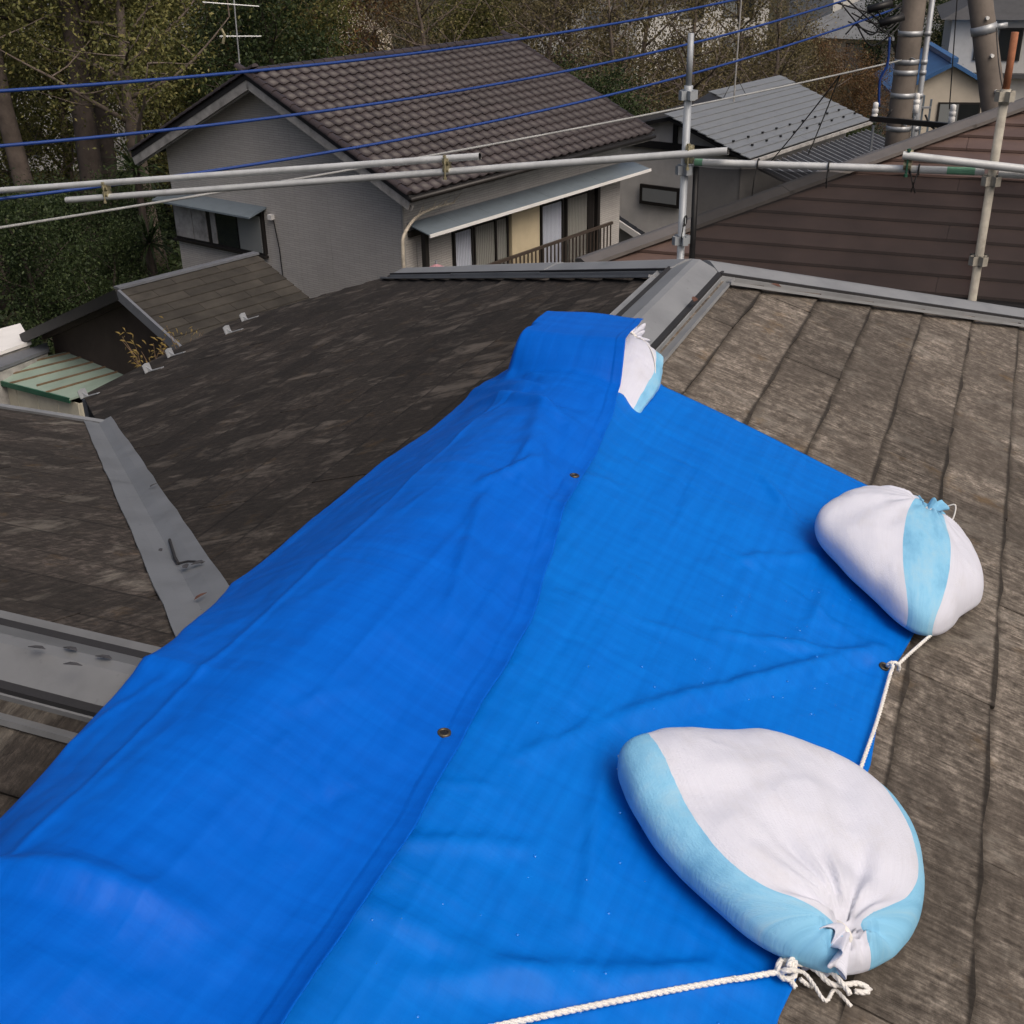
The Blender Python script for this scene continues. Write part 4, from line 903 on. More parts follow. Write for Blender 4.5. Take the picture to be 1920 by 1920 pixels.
for i in range(38):
    o = bpy.data.objects.new('baluster', bme); link(o, rl_); o.location = (1.50 + i * .135, -.315, gz(1.33))
bx(GREY, 'balcony_ledge', M['weathered'], 1.3, 6.7, -.36, .0, gz(1.16), gz(1.23))

# ---- grey steel roofed house behind
MC = np.array([5.875, 29.4, G]); MET = empty('steel_roof_house', tuple(MC), math.pi / 2 - TH, 'white walled house with a smooth grey steel roof and black trim', 'house')
mz = 2.85 - G; ms = .363; YR = 2.87; YN = 2.30; XL = 7.30; XN = 3.06
zz = lambda y: mz + ms * y
sl = math.sqrt(1 + ms * ms); n_ = 12; step = YR / n_
for i in range(n_):
    y0, y1 = i * step, (i + 1) * step; xs = 0.0 if y0 < YN - .1 else XN
    for xa, xb in ((xs, (xs + XL) / 2 + .4 * (i % 3 - 1) - .003), ((xs + XL) / 2 + .4 * (i % 3 - 1) + .003, XL)):
        mb = MB(); mb.prism([(xa, y0, zz(y0) + .022), (xb, y0, zz(y0) + .022), (xb, y1 + .03, zz(y1) + .004), (xa, y1 + .03, zz(y1) + .004)], (0, 0, -.02)); mb.build('roof_panel', M['grey_metal'], MET)
sg = MB(); sg.box((-.028, -.025, 0), (.028, .025, .045)); sgm = sg.mesh('snow_guard'); sgm.materials.append(M['black'])
for i in range(18):
    o = bpy.data.objects.new('snow_guard', sgm); link(o, MET); y = .38 if i % 2 else .70; o.location = (.45 + i * .39, y, zz(y) + .02)
mb = MB(); mb.poly([(.05, .05, zz(0) - .05), (XL - .05, .05, zz(0) - .05), (XL - .05, YR, zz(YR) - .05), (XN + .05, YR, zz(YR) - .05), (XN + .05, YN, zz(YN) - .05), (.05, YN, zz(YN) - .05)]); o = mb.build('roof_deck', M['black'], MET); add_solid(o, .08)
mb = MB(); mb.prism([(.25, YN, zz(YN) - .04), (XN, YN, zz(YN) - .04), (XN, YR, zz(YR) - .02), (XL, YR, zz(YR) - .02), (XL, 6.1, zz(YR) - ms * 3.2), (.25, 6.1, zz(YR) - ms * 3.2)], (0, 0, -.10)); mb.build('roof_deck', M['black'], MET)
bx(MET, 'gutter', M['weathered'], .02, XL, -.09, -.01, zz(0) - .10, zz(0) - .03)
mb = MB(); x0 = .55
mb.poly([(x0, .5, 0), (x0, .5, zz(.5) - .13), (x0, YN, zz(YN) - .13), (x0, 5.7, zz(YR) - ms * 3.0), (x0, 5.7, 0)]); mb.quad((x0, .5, 0), (XL - .4, .5, 0), (XL - .4, .5, zz(.5) - .13), (x0, .5, zz(.5) - .13)); o = mb.build('wall', M['white_wall'], MET); add_solid(o, .06)
def gpt(x, y): P = on_plane(x, y, MC + e1 * x0, e1) - MC; return P @ e2, P[2]
(wy0, wzb), (wy1, wzt) = gpt(1278, 390), gpt(1205, 343)
w_ = bx(MET, 'window', M['frame_dark'], x0 - .14, x0 - .06, wy0, wy1, wzb, wzt); bx(w_, 'pane', M['glass_frost'], x0 - .15, x0 - .138, wy0 + .09, wy1 - .09, wzb + .09, wzt - .09)
ya, za = gpt(1185, 268); yb, zb = gpt(1290, 275)
bx(MET, 'trim_board', M['black'], x0 - .13, x0 - .06, .4, 5.7, za - .06, za + .12); bx(MET, 'trim_post', M['black'], x0 - .12, x0 - .065, gpt(1270, 250)[0] - .06, gpt(1270, 250)[0] + .06, za + .12, za + .85)
# lean-to roof on its right side: black metal with pale ribs
ltr = empty('ribbed_lean_to', tuple(MC + e1 * .3 - e2 * .1 ), math.pi / 2 - TH, 'low dark ribbed lean-to roof under the grey steel roof', 'lean-to')
mb = MB(); lz0, lz1 = 2.60 - G, 1.75 - G
mb.prism([(0, 0, lz0), (6.6, 0, lz0), (6.6, -2.6, lz1), (0, -2.6, lz1)], (0, 0, -.05)); mb.build('roof_sheet', M['board'], ltr)
rbm = MB(); rbm.bar((0, 0, 0), (0, -2.6, lz1 - lz0), .05, .07); rbme = rbm.mesh('roof_rib'); rbme.materials.append(M['cap_dark'])
for i in range(23):
    o = bpy.data.objects.new('roof_rib', rbme); link(o, ltr); o.location = (.1 + i * .29, 0, lz0 + .035)
mb = MB(); mb.box((.15, -2.4, 0), (6.4, 0, lz1 - .06)); mb.build('wall', M['weathered'], ltr)
# dark blue slate porch roof on its left
pr_ = empty('porch_roof_annex', tuple(on_z(1196, 455, .2) * [1, 1, 0] + UP * G), math.pi / 2 - TH, 'small annex with a dark navy roof beside the white wall', 'annex')
M['navy'] = simple('navy_slate', (0.022, 0.026, 0.036), .6, var=.3, scale=5)
for i in range(8):
    y0 = -1.1 + i * .26; mb = MB(); f = lambda y: .2 - G + .434 * (y + 1.1)
    mb.prism([(-.5, y0, f(y0) + .015), (3.0, y0, f(y0) + .015), (3.0, y0 + .28, f(y0 + .28)), (-.5, y0 + .28, f(y0 + .28))], (0, 0, -.015)); mb.build('roof_panel', M['navy'], pr_)
mb = MB(); mb.box((-.3, -.95, 0), (2.9, .85, .1 - G)); mb.build('wall', M['white_wall'], pr_)
mb = MB(); mb.bar((-.52, -1.1, .18 - G), (-.52, 1.0, .18 - G + .434 * 2.1), .05, .16); mb.build('barge_board', M['white_paint'], pr_)

# ---- brown steel roofed house across the gap
BC = np.array([0.74, 10.98, G]); BRO = empty('brown_roof_house', tuple(BC), -AZ, 'house with a large brown horizontal-seam steel roof behind the scaffold net', 'house')
bz = 5.19 - G; bs_ = .30; BY = 4.6; BL = 11.0
st_ = .285; nst = int(BY / st_)
for i in range(nst):
    y0, y1 = i * st_, (i + 1) * st_
    cuts = [y0 - .06] + [c for c in (3.1 + .7 * (i % 3), 6.2 + .5 * (i % 2)) if y1 + .2 < c < BL - y1 - .2] + [BL - y0]
    for a_, b_ in zip(cuts[:-1], cuts[1:]):
        if b_ - a_ < .1: continue
        xa0 = a_ if a_ > y0 else y0 - .06; la = y1 if a_ == cuts[0] else a_; lb = BL - y1 if b_ == cuts[-1] else b_
        mb = MB(); mb.prism([(a_ + .002, y0, bz + bs_ * y0 + .030), (b_ - .002, y0, bz + bs_ * y0 + .030), (lb - .002, y1 + .03, bz + bs_ * y1 + .006), (la + .002, y1 + .03, bz + bs_ * y1 + .006)], (0, 0, -.024)); mb.build('roof_panel', M['brown_metal'], BRO)
hs_ = .34                                         # the roof is cut off along the hip: a narrow return strip, then a diagonal wall
mb = MB(); mb.prism([(0, 0, bz + .012), (BY, BY, bz + bs_ * BY + .012), (BY - hs_, BY + hs_ * .0, bz + bs_ * BY - hs_ * .42), (-hs_, 0, bz - hs_ * .42)], (0, 0, -.03)); mb.build('return_strip', M['brown_metal'], BRO)
mb = MB(); mb.poly([(0, 0, bz - .02), (BL, 0, bz - .02), (BL - BY, BY, bz + bs_ * BY - .02), (BY, BY, bz + bs_ * BY - .02)]); mb.poly([(BL, 0, bz - .02), (BL, 9.2, bz - .02), (BL - BY, BY, bz + bs_ * BY - .02)]); mb.poly([(BY, 9.2, bz - .02), (BY, BY, bz + bs_ * BY - .02), (BL - BY, BY, bz + bs_ * BY - .02), (BL, 9.2, bz - .02)])
mb.build('roof_deck', M['board'], BRO)
def bcap(p, q, w=.13):
    p, q = Vector(p), Vector(q); d = (q - p).normalized(); s_ = d.cross(Vector((0, 0, 1))).normalized(); u_ = s_.cross(d)
    L = (q - p).length; n = 3
    for i in range(n):
        a_, b_ = p + d * (L * i / n - (.04 if i else .05)), p + d * L * (i + 1) / n; lf = .004 * (i % 2)
        pr = [(-w, .010), (-w, .045), (-.01, .075), (.01, .075), (w, .045), (w, .010)]; mb = MB()
        A_ = [a_ + s_ * x + u_ * (z + lf) for x, z in pr]; B_ = [b_ + s_ * x + u_ * (z + lf) for x, z in pr]
        for j in range(5): mb.quad(A_[j], A_[j + 1], B_[j + 1], B_[j])
        mb.poly(A_); mb.poly(B_[::-1]); mb.build('hip_cap', M['hipgrey'], BRO)
M['hipgrey'] = metal_mat('faded_brown_grey_cap', (0.135, 0.125, 0.118), .4)
bcap((0, 0, bz + .01), (BY, BY, bz + bs_ * BY + .01)); bcap((BY, BY, bz + bs_ * BY + .01), (BL - BY, BY, bz + bs_ * BY + .01)); bcap((BL, 0, bz + .01), (BL - BY, BY, bz + bs_ * BY + .01))
mb = MB(); mb.tube([(-.08, -.06, bz - .06), (BL + .08, -.06, bz - .06)], .055, 8); mb.build('gutter', M['frame_dark'], BRO, True)
mb = MB(); fp = [(.55, .5), (BL - .5, .5), (BL - .5, 8.7), (BY + .2, 8.7), (BY + .2, BY + .15)]
for i, (xa, ya) in enumerate(fp):
    xb, yb = fp[(i + 1) % 5]; tz = lambda x, y: bz - .05 + (bs_ * (BY - .3) if y > BY - .2 and x < BY + .5 else 0); mb.quad((xa, ya, 0), (xb, yb, 0), (xb, yb, tz(xb, yb)), (xa, ya, tz(xa, ya)))
mb.build('wall', M['white_wall'], BRO)
bx(BRO, 'gutter_bracket', M['white_paint'], -.24, -.10, -.10, .02, bz - .16, bz - .11)

# ---- small dark slate roofed outhouse
T2 = R(41); SR0 = at_dist(225, 545, 19.5); s1 = np.array([math.sin(T2), math.cos(T2), 0]); s2 = np.array([-math.cos(T2), math.sin(T2), 0])
SO = empty('slate_outhouse', (SR0[0], SR0[1], G), math.pi / 2 - T2, 'low outhouse with a mossy dark slate gable roof and brown gable wall', 'outhouse')
sz = SR0[2] - G; ssl = .41; SLn = 2.75
M['slate_moss'] = simple('mossy_slate', (0.040, 0.036, 0.030), .85, var=.45, scale=2.2, bs=25, rnd=.28)
rows = 15; dy = .185
for i in range(rows):
    for j in range(4):
        w_ = SLn / 3; xa = max(0, j * w_ - (w_ / 2 if i % 2 else 0)); xb = min(SLn, (j + 1) * w_ - (w_ / 2 if i % 2 else 0))
        if xb - xa < .05: continue
        y0, y1 = -i * dy, -(i + 1) * dy; mb = MB()
        mb.prism([(xa + .004, y0 + .03, sz + ssl * (y0 + .03) + .004), (xb - .004, y0 + .03, sz + ssl * (y0 + .03) + .004), (xb - .004, y1, sz + ssl * y1 + .026), (xa + .004, y1, sz + ssl * y1 + .026)], (0, 0, -.018)); mb.build('slate', M['slate_moss'], SO)
mb = MB(); mb.prism([(0, 0, sz - .02), (SLn, 0, sz - .02), (SLn, -rows * dy, sz - ssl * rows * dy - .02), (0, -rows * dy, sz - ssl * rows * dy - .02)], (0, 0, -.06)); mb.prism([(0, 0, sz), (SLn, 0, sz), (SLn, 3.5, sz - ssl * 3.5), (0, 3.5, sz - ssl * 3.5)], (0, 0, -.08)); mb.build('roof_deck', M['board'], SO)
mb = MB(); mb.bar((-.02, .06, sz + .035), (SLn + .02, .06, sz + .035), .16, .035); mb.build('ridge_cap', M['cap_dark'], SO)
for ya in (-rows * dy, 3.5):
    mb = MB(); mb.bar((-.04, 0, sz - .05), (-.04, ya, sz - ssl * abs(ya) - .05), .05, .17); mb.build('barge_board', M['cap_dark'] if ya < 0 else M['black'], SO)
mb = MB(); mb.poly([(.38, -2.5, 0), (.38, -2.5, sz - ssl * 2.5 - .09), (.38, 0, sz - .09), (.38, 3.2, sz - ssl * 3.2 - .09), (.38, 3.2, 0)]); mb.quad((.38, -2.5, 0), (SLn, -2.5, 0), (SLn, -2.5, sz - ssl * 2.5 - .09), (.38, -2.5, sz - ssl * 2.5 - .09)); o = mb.build('wall', M['brown_wall'], SO); add_solid(o, .05)
mb = MB(); mb.bar((.30, 0, sz - .14), (.30, 3.3, sz - ssl * 3.3 - .14), .1, .10); mb.build('purlin_board', M['brown_wall'], SO)

# ---- green roofed shed, white roofed shed, grey carport roof
M['green_sheet'] = simple('pale_green_sheet', (0.25, 0.325, 0.275), .45, var=.18, scale=2, bump=0)
M['batten_wood'] = simple('orange_brown_batten', (0.15, 0.10, 0.06), .8, var=.35, scale=6)
M['cream_panel'] = simple('cream_panel', (0.46, 0.44, 0.36), .7, var=.15)
za_, zb_ = 1.25, 1.05
Q = [on_z(160, 652, za_), on_z(300, 692, za_ ), on_z(130, 748, zb_), on_z(-60, 700, zb_)]
Q[1] = Q[0] + (Q[1] - Q[0]) ; GS = empty('green_roof_shed', (*Q[2][:2], G), 0, 'shed with a faded green sheet roof and thin rusty battens', 'shed'); go = np.array(GS.location)
mb = MB(); mb.prism([q - go for q in Q], -UP * .03); mb.build('roof_sheet', M['green_sheet'], GS)
for i, f in enumerate((.06, .24, .43, .62, .80)):
    p = Q[0] + (Q[1] - Q[0]) * f; q = Q[3] + (Q[2] - Q[3]) * (f * .95 + .02); mb = MB(); mb.bar(p - go + UP * .015, p + (q - p) * (.92 if i % 2 else 1.0) - go + UP * .015, .035, .025); mb.build('roof_batten', M['batten_wood'], GS)
mb = MB(); mb.bar(Q[3] - go - UP * .03, Q[2] - go - UP * .03, .03, .09); mb.build('fascia', M['green_dark'], GS)
dn = (Q[0] - Q[3]) * [1, 1, 0]; dn /= np.linalg.norm(dn)
for i in range(5):
    p = Q[3] + (Q[2] - Q[3]) * (i / 5 + .005) + dn * .12; q = Q[3] + (Q[2] - Q[3]) * ((i + 1) / 5 - .005) + dn * .12; zt_ = zb_ - .10 - G
    mb = MB(); a_, b_ = (p - go) * [1, 1, 0], (q - go) * [1, 1, 0]; mb.prism([a_, b_, b_ + UP * zt_, a_ + UP * zt_], dn * .03); mb.build('wall_panel', M['cream_panel'], GS)
mb = MB(); mb.prism([((Q[2] + dn * .14) - go) * [1, 1, 0], ((Q[1] - dn * .2) - go) * [1, 1, 0], ((Q[1] - dn * .2) - go) * [1, 1, 0] + UP * (zb_ - .1 - G), ((Q[2] + dn * .14) - go) * [1, 1, 0] + UP * (zb_ - .1 - G)], (.03, 0, 0)); mb.build('wall_panel', M['cream_panel'], GS)
def shed(name, label, pts, z, mat, cat='shed'):
    P = [on_z(x, y, z) for x, y in pts]; o = empty(name, (*P[0][:2], G), 0, label, cat); oo = np.array(o.location); c = sum(P) / len(P)
    mb = MB(); mb.prism([p - oo for p in P], -UP * .06); mb.build('roof_sheet', mat, o)
    mb = MB(); w = [((p + (c - p) * .06) - oo) * [1, 1, 0] for p in P]; mb.prism(w, UP * (z - G - .08)); mb.build('wall', M['weathered'], o); return o
shed('white_roof_shed', 'shed with a bright white flat roof at the left edge', [(-90, 640), (38, 606), (58, 640), (-90, 690)], 1.4, M['white_paint'])
shed('carport', 'low grey carport roof between the white shed and the green shed', [(-60, 690), (88, 642), (92, 654), (-60, 712)], 1.3, M['cap_dark'], 'carport')

# ---- far houses
M['far_wall'] = simple('far_cream_wall', (0.52, 0.47, 0.39), .8, var=.06, bump=0); M['blue_roof'] = simple('blue_roof_tile', (0.035, 0.105, 0.25), .5, var=.2, scale=1.5, bump=.2, bs=6)
M['grey_tile'] = simple('grey_roof_tile', (0.16, 0.17, 0.18), .7, var=.2, scale=1.5, bump=.3, bs=5); M['pale_wall'] = simple('pale_grey_wall', (0.50, 0.50, 0.48), .8, var=.08, bump=0)
M['dark_tile'] = simple('dark_roof_tile', (0.06, 0.062, 0.066), .7, var=.25, scale=1.5, bump=.3, bs=5)
def far_house(name, label, P, rz, w, d, ze, rise, wall, roof, wins=(), hip=False, ov=.5, cat='house', storeys=()):
    """P = point on the ground under the front middle; front faces -y locally; gable ridge runs along y (gable to the front)"""
    o = empty(name, (P[0], P[1], G), rz, label, cat)
    mb = MB(); mb.poly([(-w / 2, 0, 0), (w / 2, 0, 0), (w / 2, 0, ze)] + ([(0, 0, ze + rise)] if not hip else []) + [(-w / 2, 0, ze)]); mb.poly([(-w / 2, d, 0), (-w / 2, d, ze)] + ([(0, d, ze + rise)] if not hip else []) + [(w / 2, d, ze), (w / 2, d, 0)])
    mb.quad((-w / 2, 0, 0), (-w / 2, 0, ze), (-w / 2, d, ze), (-w / 2, d, 0)); mb.quad((w / 2, 0, 0), (w / 2, d, 0), (w / 2, d, ze), (w / 2, 0, ze)); mb.build('wall', M[wall], o)
    k_ = rise / (w / 2); zo = ze - k_ * ov
    mb = MB()
    if hip:
        r0, r1 = w / 2 * .9, d - w / 2 * .9; a_ = [(-w / 2 - ov, -ov, zo), (w / 2 + ov, -ov, zo), (w / 2 + ov, d + ov, zo), (-w / 2 - ov, d + ov, zo)]; p, q = (0, r0, ze + rise), (0, max(r1, r0 + .2), ze + rise)
        for f in ([a_[0], a_[1], p], [a_[1], a_[2], q, p], [a_[2], a_[3], q], [a_[3], a_[0], p, q]): mb.poly(f)
        mb.poly(a_[::-1])
    else:
        for s_ in (-1, 1): mb.prism([(0, -ov, ze + rise + .02), (s_ * (w / 2 + ov), -ov, zo + .02), (s_ * (w / 2 + ov), d + ov, zo + .02), (0, d + ov, ze + rise + .02)], (0, 0, .16))
    rf_ = mb.build('roof', M[roof], o)
    if not hip: bx(rf_, 'ridge_tile', M[roof], -.15, .15, -ov, d + ov, ze + rise + .15, ze + rise + .34)
    for face, u0, u1, z0, z1 in wins:
        if face == 'f':
            wn_ = bx(o, 'window', M['frame_dark'], u0, u1, -.06, .02, z0, z1); mid = (u0 + u1) / 2
            bx(wn_, 'pane', M['glass_frost'], u0 + .07, mid - .03, -.075, -.062, z0 + .07, z1 - .07); bx(wn_, 'pane', M['glass_dark'], mid + .03, u1 - .07, -.075, -.062, z0 + .07, z1 - .07)
        else:
            xx = w / 2 if face == 'r' else -w / 2; sg_ = 1 if face == 'r' else -1
            wn_ = bx(o, 'window', M['frame_dark'], xx - .02 * sg_, xx + .06 * sg_, u0, u1, z0, z1); bx(wn_, 'pane', M['glass_dark'], xx + .062 * sg_, xx + .075 * sg_, u0 + .07, u1 - .07, z0 + .07, z1 - .07)
    for z in storeys: bx(o, 'eave_band', M[roof], -w / 2 - .45, w / 2 + .45, -.5, .0, z, z + .18)
    return o
def gp(x, D): P = at_dist(x, 200, D); return P
P = gp(1775, 55); rz0 = -math.atan2(P[0], P[1])
far_house('blue_roof_house', 'small cream house with a bright blue tiled gable roof', P, rz0 + .18, 3.9, 6.5, 3.0, 1.05, 'far_wall', 'blue_roof', [('f', -.35, 1.35, 1.72, 2.62), ('f', -1.7, -1.2, 2.0, 2.6), ('r', 1, 2.4, 1, 2)], ov=.35)
P = gp(1570, 88); far_house('hip_roof_house', 'far cream house with a grey hip roof above the brown thicket', P, -math.atan2(P[0], P[1]) - .35, 7.0, 9, 2.7, 1.9, 'far_wall', 'grey_tile', [('f', -2.8, -1.2, .6, 2.0), ('f', .2, 2.6, .3, 2.0), ('r', 1.5, 3.5, .8, 2)], hip=True, ov=.7)
P = gp(1905, 62); far_house('white_house', 'white two-storey house with dark windows at the upper right edge', P, -math.atan2(P[0], P[1]) + .1, 6.6, 8, 5.6, 1.6, 'pale_wall', 'dark_tile', [('f', -2.2, -.2, 3.6, 5.0), ('f', .6, 2.8, 3.6, 5.0), ('f', -2.4, -.4, .6, 2.2), ('f', .6, 2.6, .6, 2.2)], hip=True, storeys=(2.9,))
for i, (x, D, w, ze, ri, wall, roof, lab) in enumerate(((90, 58, 6, 5.2, 1.6, 'pale_wall', 'grey_tile', 'pale grey house glimpsed through the trees at the far left'), (390, 62, 7, 5.0, 1.7, 'far_wall', 'grey_tile', 'cream house glimpsed through the trees above the antenna'),
        (640, 70, 7, 4.8, 1.8, 'far_wall', 'dark_tile', 'cream house behind the orange tree'), (790, 60, 5, 2.2, 1.4, 'pale_wall', 'grey_tile', 'low pale house just above the tiled ridge'), (1080, 80, 8, 5.2, 1.8, 'pale_wall', 'dark_tile', 'pale house behind the bare branches at the top middle'),
        (1330, 92, 8, 5.0, 1.8, 'pale_wall', 'grey_tile', 'pale house at the top behind the thin branches'), (1640, 105, 9, 6.5, 2, 'pale_wall', 'grey_tile', 'pale apartment block at the top behind the cable bundle'), (1790, 100, 8, 6.5, 2, 'far_wall', 'dark_tile', 'cream house at the top between the two poles'))):
    P = gp(x, D); far_house('far_house', lab, P, -math.atan2(P[0], P[1]) + (-.4, .3, .5, -.2)[i % 4], w, 8, ze, ri, wall, roof, [('f', -w * .38, -w * .1, ze - 1.7, ze - .5), ('f', w * .08, w * .36, ze - 1.7, ze - .5), ('f', -w * .38, -w * .1, .7, 2.0), ('f', w * .08, w * .36, .7, 2.0)] if ze > 3 else [('f', -w * .3, w * .1, .8, 1.7)], hip=bool(i % 2))['group'] = 'houses beyond the trees'

# ------------------------------------------------------------------ scaffold
SP = EYE + ray(1285, 290) * 7.6
SDX = np.array([math.cos(AZ), -math.sin(AZ), 0])
def sc_(x, y, fwd=0.0): return on_plane(x, y, SP + DR * fwd, DR)
def post(label, base, top, mat, top_mat, z_flanges, narrow_from, r=.0243):
    root = empty('scaffold_post', (base[0], base[1], G), 0, label, 'scaffold post', 'scaffold posts')
    mb = MB(); mb.tube([(0, 0, .02), (0, 0, narrow_from - G)], r, 14); mb.build('tube', mat, root, True)
    mb = MB(); mb.tube([(0, 0, narrow_from - G), (0, 0, top - G)], r * .80, 14); mb.build('spigot', top_mat, root, True)
    mb = MB(); mb.tube([(0, 0, narrow_from - G - .07), (0, 0, narrow_from - G + .015)], r * 1.15, 14); mb.build('collar', mat, root, True)
    mb = MB(); mb.box((-.07, -.07, 0), (.07, .07, .02)); mb.build('base_plate', mat, root)
    for z in z_flanges:
        mb = MB(); mb.tube([(0, 0, z - G - .03), (0, 0, z - G + .03)], r * 1.12, 12)
        for q in range(4):
            f = q * math.pi / 2 + AZ; d = Vector((math.cos(f), math.sin(f), 0)); s_ = Vector((-d.y, d.x, 0)); c = Vector((0, 0, z - G))
            for sg_ in (-1, 1): mb.bar(c + d * .024 + s_ * sg_ * .017, c + d * .058 + s_ * sg_ * .017, .005, .055)
            mb.bar(c + d * .056 - s_ * .019, c + d * .056 + s_ * .019, .005, .055)
        mb.build('wedge_pocket', mat, root)
    return root
zp = lambda x, y: sc_(x, y)[2]
pL = sc_(1285, 290); pR = sc_(1860, 330)
post('grey galvanised scaffold post standing just behind the roof apex', pL, zp(1296, 62), M['galv_old'], M['galv_old'], [zp(1289, 178), zp(1283, 318), zp(1279, 450)], zp(1292, 165))
post('beige scaffold post with a rusty orange top at the right', pR, zp(1905, 60), M['beige_post'], M['rust'], [zp(1882, 180), zp(1858, 338), zp(1830, 487)], zp(1884, 172), .0255)
def pipe(label, p, q, mat, r=.0243, tape=None, ext0=0.0):
    p, q = np.asarray(p), np.asarray(q); d = (q - p) / np.linalg.norm(q - p); p = p - d * ext0; o = empty('scaffold_pipe', tuple(p), 0, label, 'scaffold pipe', 'scaffold pipes')
    mb = MB(); mb.tube([Vector((0, 0, 0)), Vector(q - p)], r, 16, caps=False)
    mb.build('tube', mat, o, True)
    mb = MB(); mb.tube([Vector((0, 0, 0)), Vector(q - p)], r * .88, 12, caps=False); mb.tube([Vector(d * .02), Vector(d * .021)], r * .89, 12); mb.tube([Vector(q - p - d * .021), Vector(q - p - d * .02)], r * .89, 12); mb.build('bore', M['black'], o, True)
    for f0, f1 in tape or ():
        mb = MB(); mb.tube([Vector(q - p) * f0, Vector(q - p) * f1], r * 1.012, 16, caps=False); mb.build('marking_tape', M['green_tape'], o, True)
    return o
fc_ = -.055
pD = pipe('long silver scaffold pipe, upper one of the pair at the left', sc_(0, 357, fc_), sc_(900, 293, fc_), M['galv'], ext0=2.0)
pC = pipe('long silver scaffold pipe, lower one of the pair, ending left of the grey house', sc_(125, 375, fc_), sc_(1365, 283, fc_), M['galv'])
pA = pipe('silver scaffold pipe carrying the black net between the two posts', sc_(1303, 304), sc_(1846, 322), M['galv'], .0225, ((.0, .03), (.88, .97)))
pA2 = pipe('short silver scaffold pipe running right from the rusty post', sc_(1872, 326), sc_(2300, 345), M['galv'], .0225)
pB = pipe('nearest silver scaffold pipe with a green mark, at the right edge', sc_(1693, 291, fc_), sc_(2300, 361, fc_), M['galv'], .0243)
def clamp(label, P):
    o = empty('pipe_clamp', tuple(P), 0, label, 'clamp', 'scaffold clamps')
    for dz, nm in ((.028, 'jaw'), (-.028, 'jaw')):
        mb = MB(); c = Vector((0, 0, dz)); x = Vector(SDX)
        mb.tube([c - x * .022, c + x * .022], .0315, 12); mb.build(nm, M['clamp'], o)
    mb = MB(); mb.tube([Vector(-DR * .035) + Vector((0, 0, .06)), Vector(-DR * .04) + Vector((0, 0, -.085))], .006, 6); mb.tube([Vector(-DR * .04) + Vector((0, 0, -.075)), Vector(-DR * .04) + Vector((0, 0, -.092))], .012, 6); mb.tube([Vector(-DR * .035) + Vector((0, 0, .055)), Vector(-DR * .035) + Vector((0, 0, .07))], .012, 6); mb.build('bolt', M['clamp'], o)
    return o
clamp('yellowish clamp joining the pipe pair at the far left', sc_(200, 357, fc_)); clamp('yellowish clamp joining the pipe pair near the tiled eave', sc_(838, 309, fc_)); clamp('yellowish clamp on the grey post behind the apex', sc_(1293, 289, fc_ * .5)); gc = clamp('green painted clamp at the end of the nearest right pipe', sc_(1703, 300, fc_ * .5))
gc.children[0].data = gc.children[0].data.copy(); gc.children[0].data.materials[0] = M['green_dark']
# black mesh net hanging below the pipe
t = NT('black_scaffold_net'); v = t.coord('UV'); tr = t.n('ShaderNodeBsdfTransparent'); mx = t.n('ShaderNodeMixShader'); mx.inputs[0].default_value = .46
t.set((.030, .029, .030), .7, 0, .3); t.l(tr.outputs[0], mx.inputs[1]); t.l(t.b.outputs[0], mx.inputs[2]); t.l(mx.outputs[0], t.out.inputs[0])
t.l(t.math('MULTIPLY_ADD', t.noise(v, 3, 3, .5), .12, .66), mx.inputs[0]); M['net'] = t.m
NET = empty('scaffold_net', (pL[0], pL[1], G), 0, 'dark see-through scaffold net tied below the right pipe', 'net'); no = np.array(NET.location)
nu, nv = 60, 26; uu = np.linspace(0, 1, nu)[:, None] * np.ones((1, nv)); vv_ = np.ones((nu, 1)) * np.linspace(0, 1, nv)[None]
top0, top1 = sc_(1300, 312), sc_(2300, 352); base = top0 + (top1 - top0) * uu[..., None] - UP * (2.9 * vv_)[..., None]
bill = .03 * np.sin(uu * 19 + vv_ * 3) * vv_ + .05 * np.sin(vv_ * 5 + uu * 4) * vv_; base = base + DR * (bill + .02)[..., None] - UP * (.012 * np.abs(np.sin(uu * 22)))[..., None]
grid_mesh('net_sheet', base - no, M['net'], NET, np.stack([uu * 4, vv_ * 3], -1))
mb = MB(); p0 = sc_(1297, 312, .03) + SDX * .03; mb.tube([p0 - no, p0 - UP * .5 - no + DR * .01, p0 - UP * 1.0 - no, p0 - UP * 2.6 - no], .020, 8); mb.build('net_edge', M['black'], NET, True)
for x, y, dx, dy_ in ((1420, 309, -10, 58), (1553, 313, -4, 40), (1706, 318, 10, 44), (1722, 320, -14, 40), (1283, 415, -6, 46)):
    P = sc_(x, y, -.03); q = sc_(x + dx, y + dy_, -.03); m_ = (P + q) / 2 + DR * -.02
    mb = MB(); ring = [P + DR * .03 + (DR * math.cos(f) + UP * math.sin(f)) * .031 for f in np.linspace(-1, 5.3, 14)]; mb.tube([r_ - no for r_ in ring], .005, 6); mb.tube([x_ - no for x_ in smooth_path([Vector(P), Vector(m_), Vector(q)], 5)] if False else [Vector(P - no), Vector(m_ - no), Vector(q - no)], .004, 6); mb.build('tie', M['black'], NET)

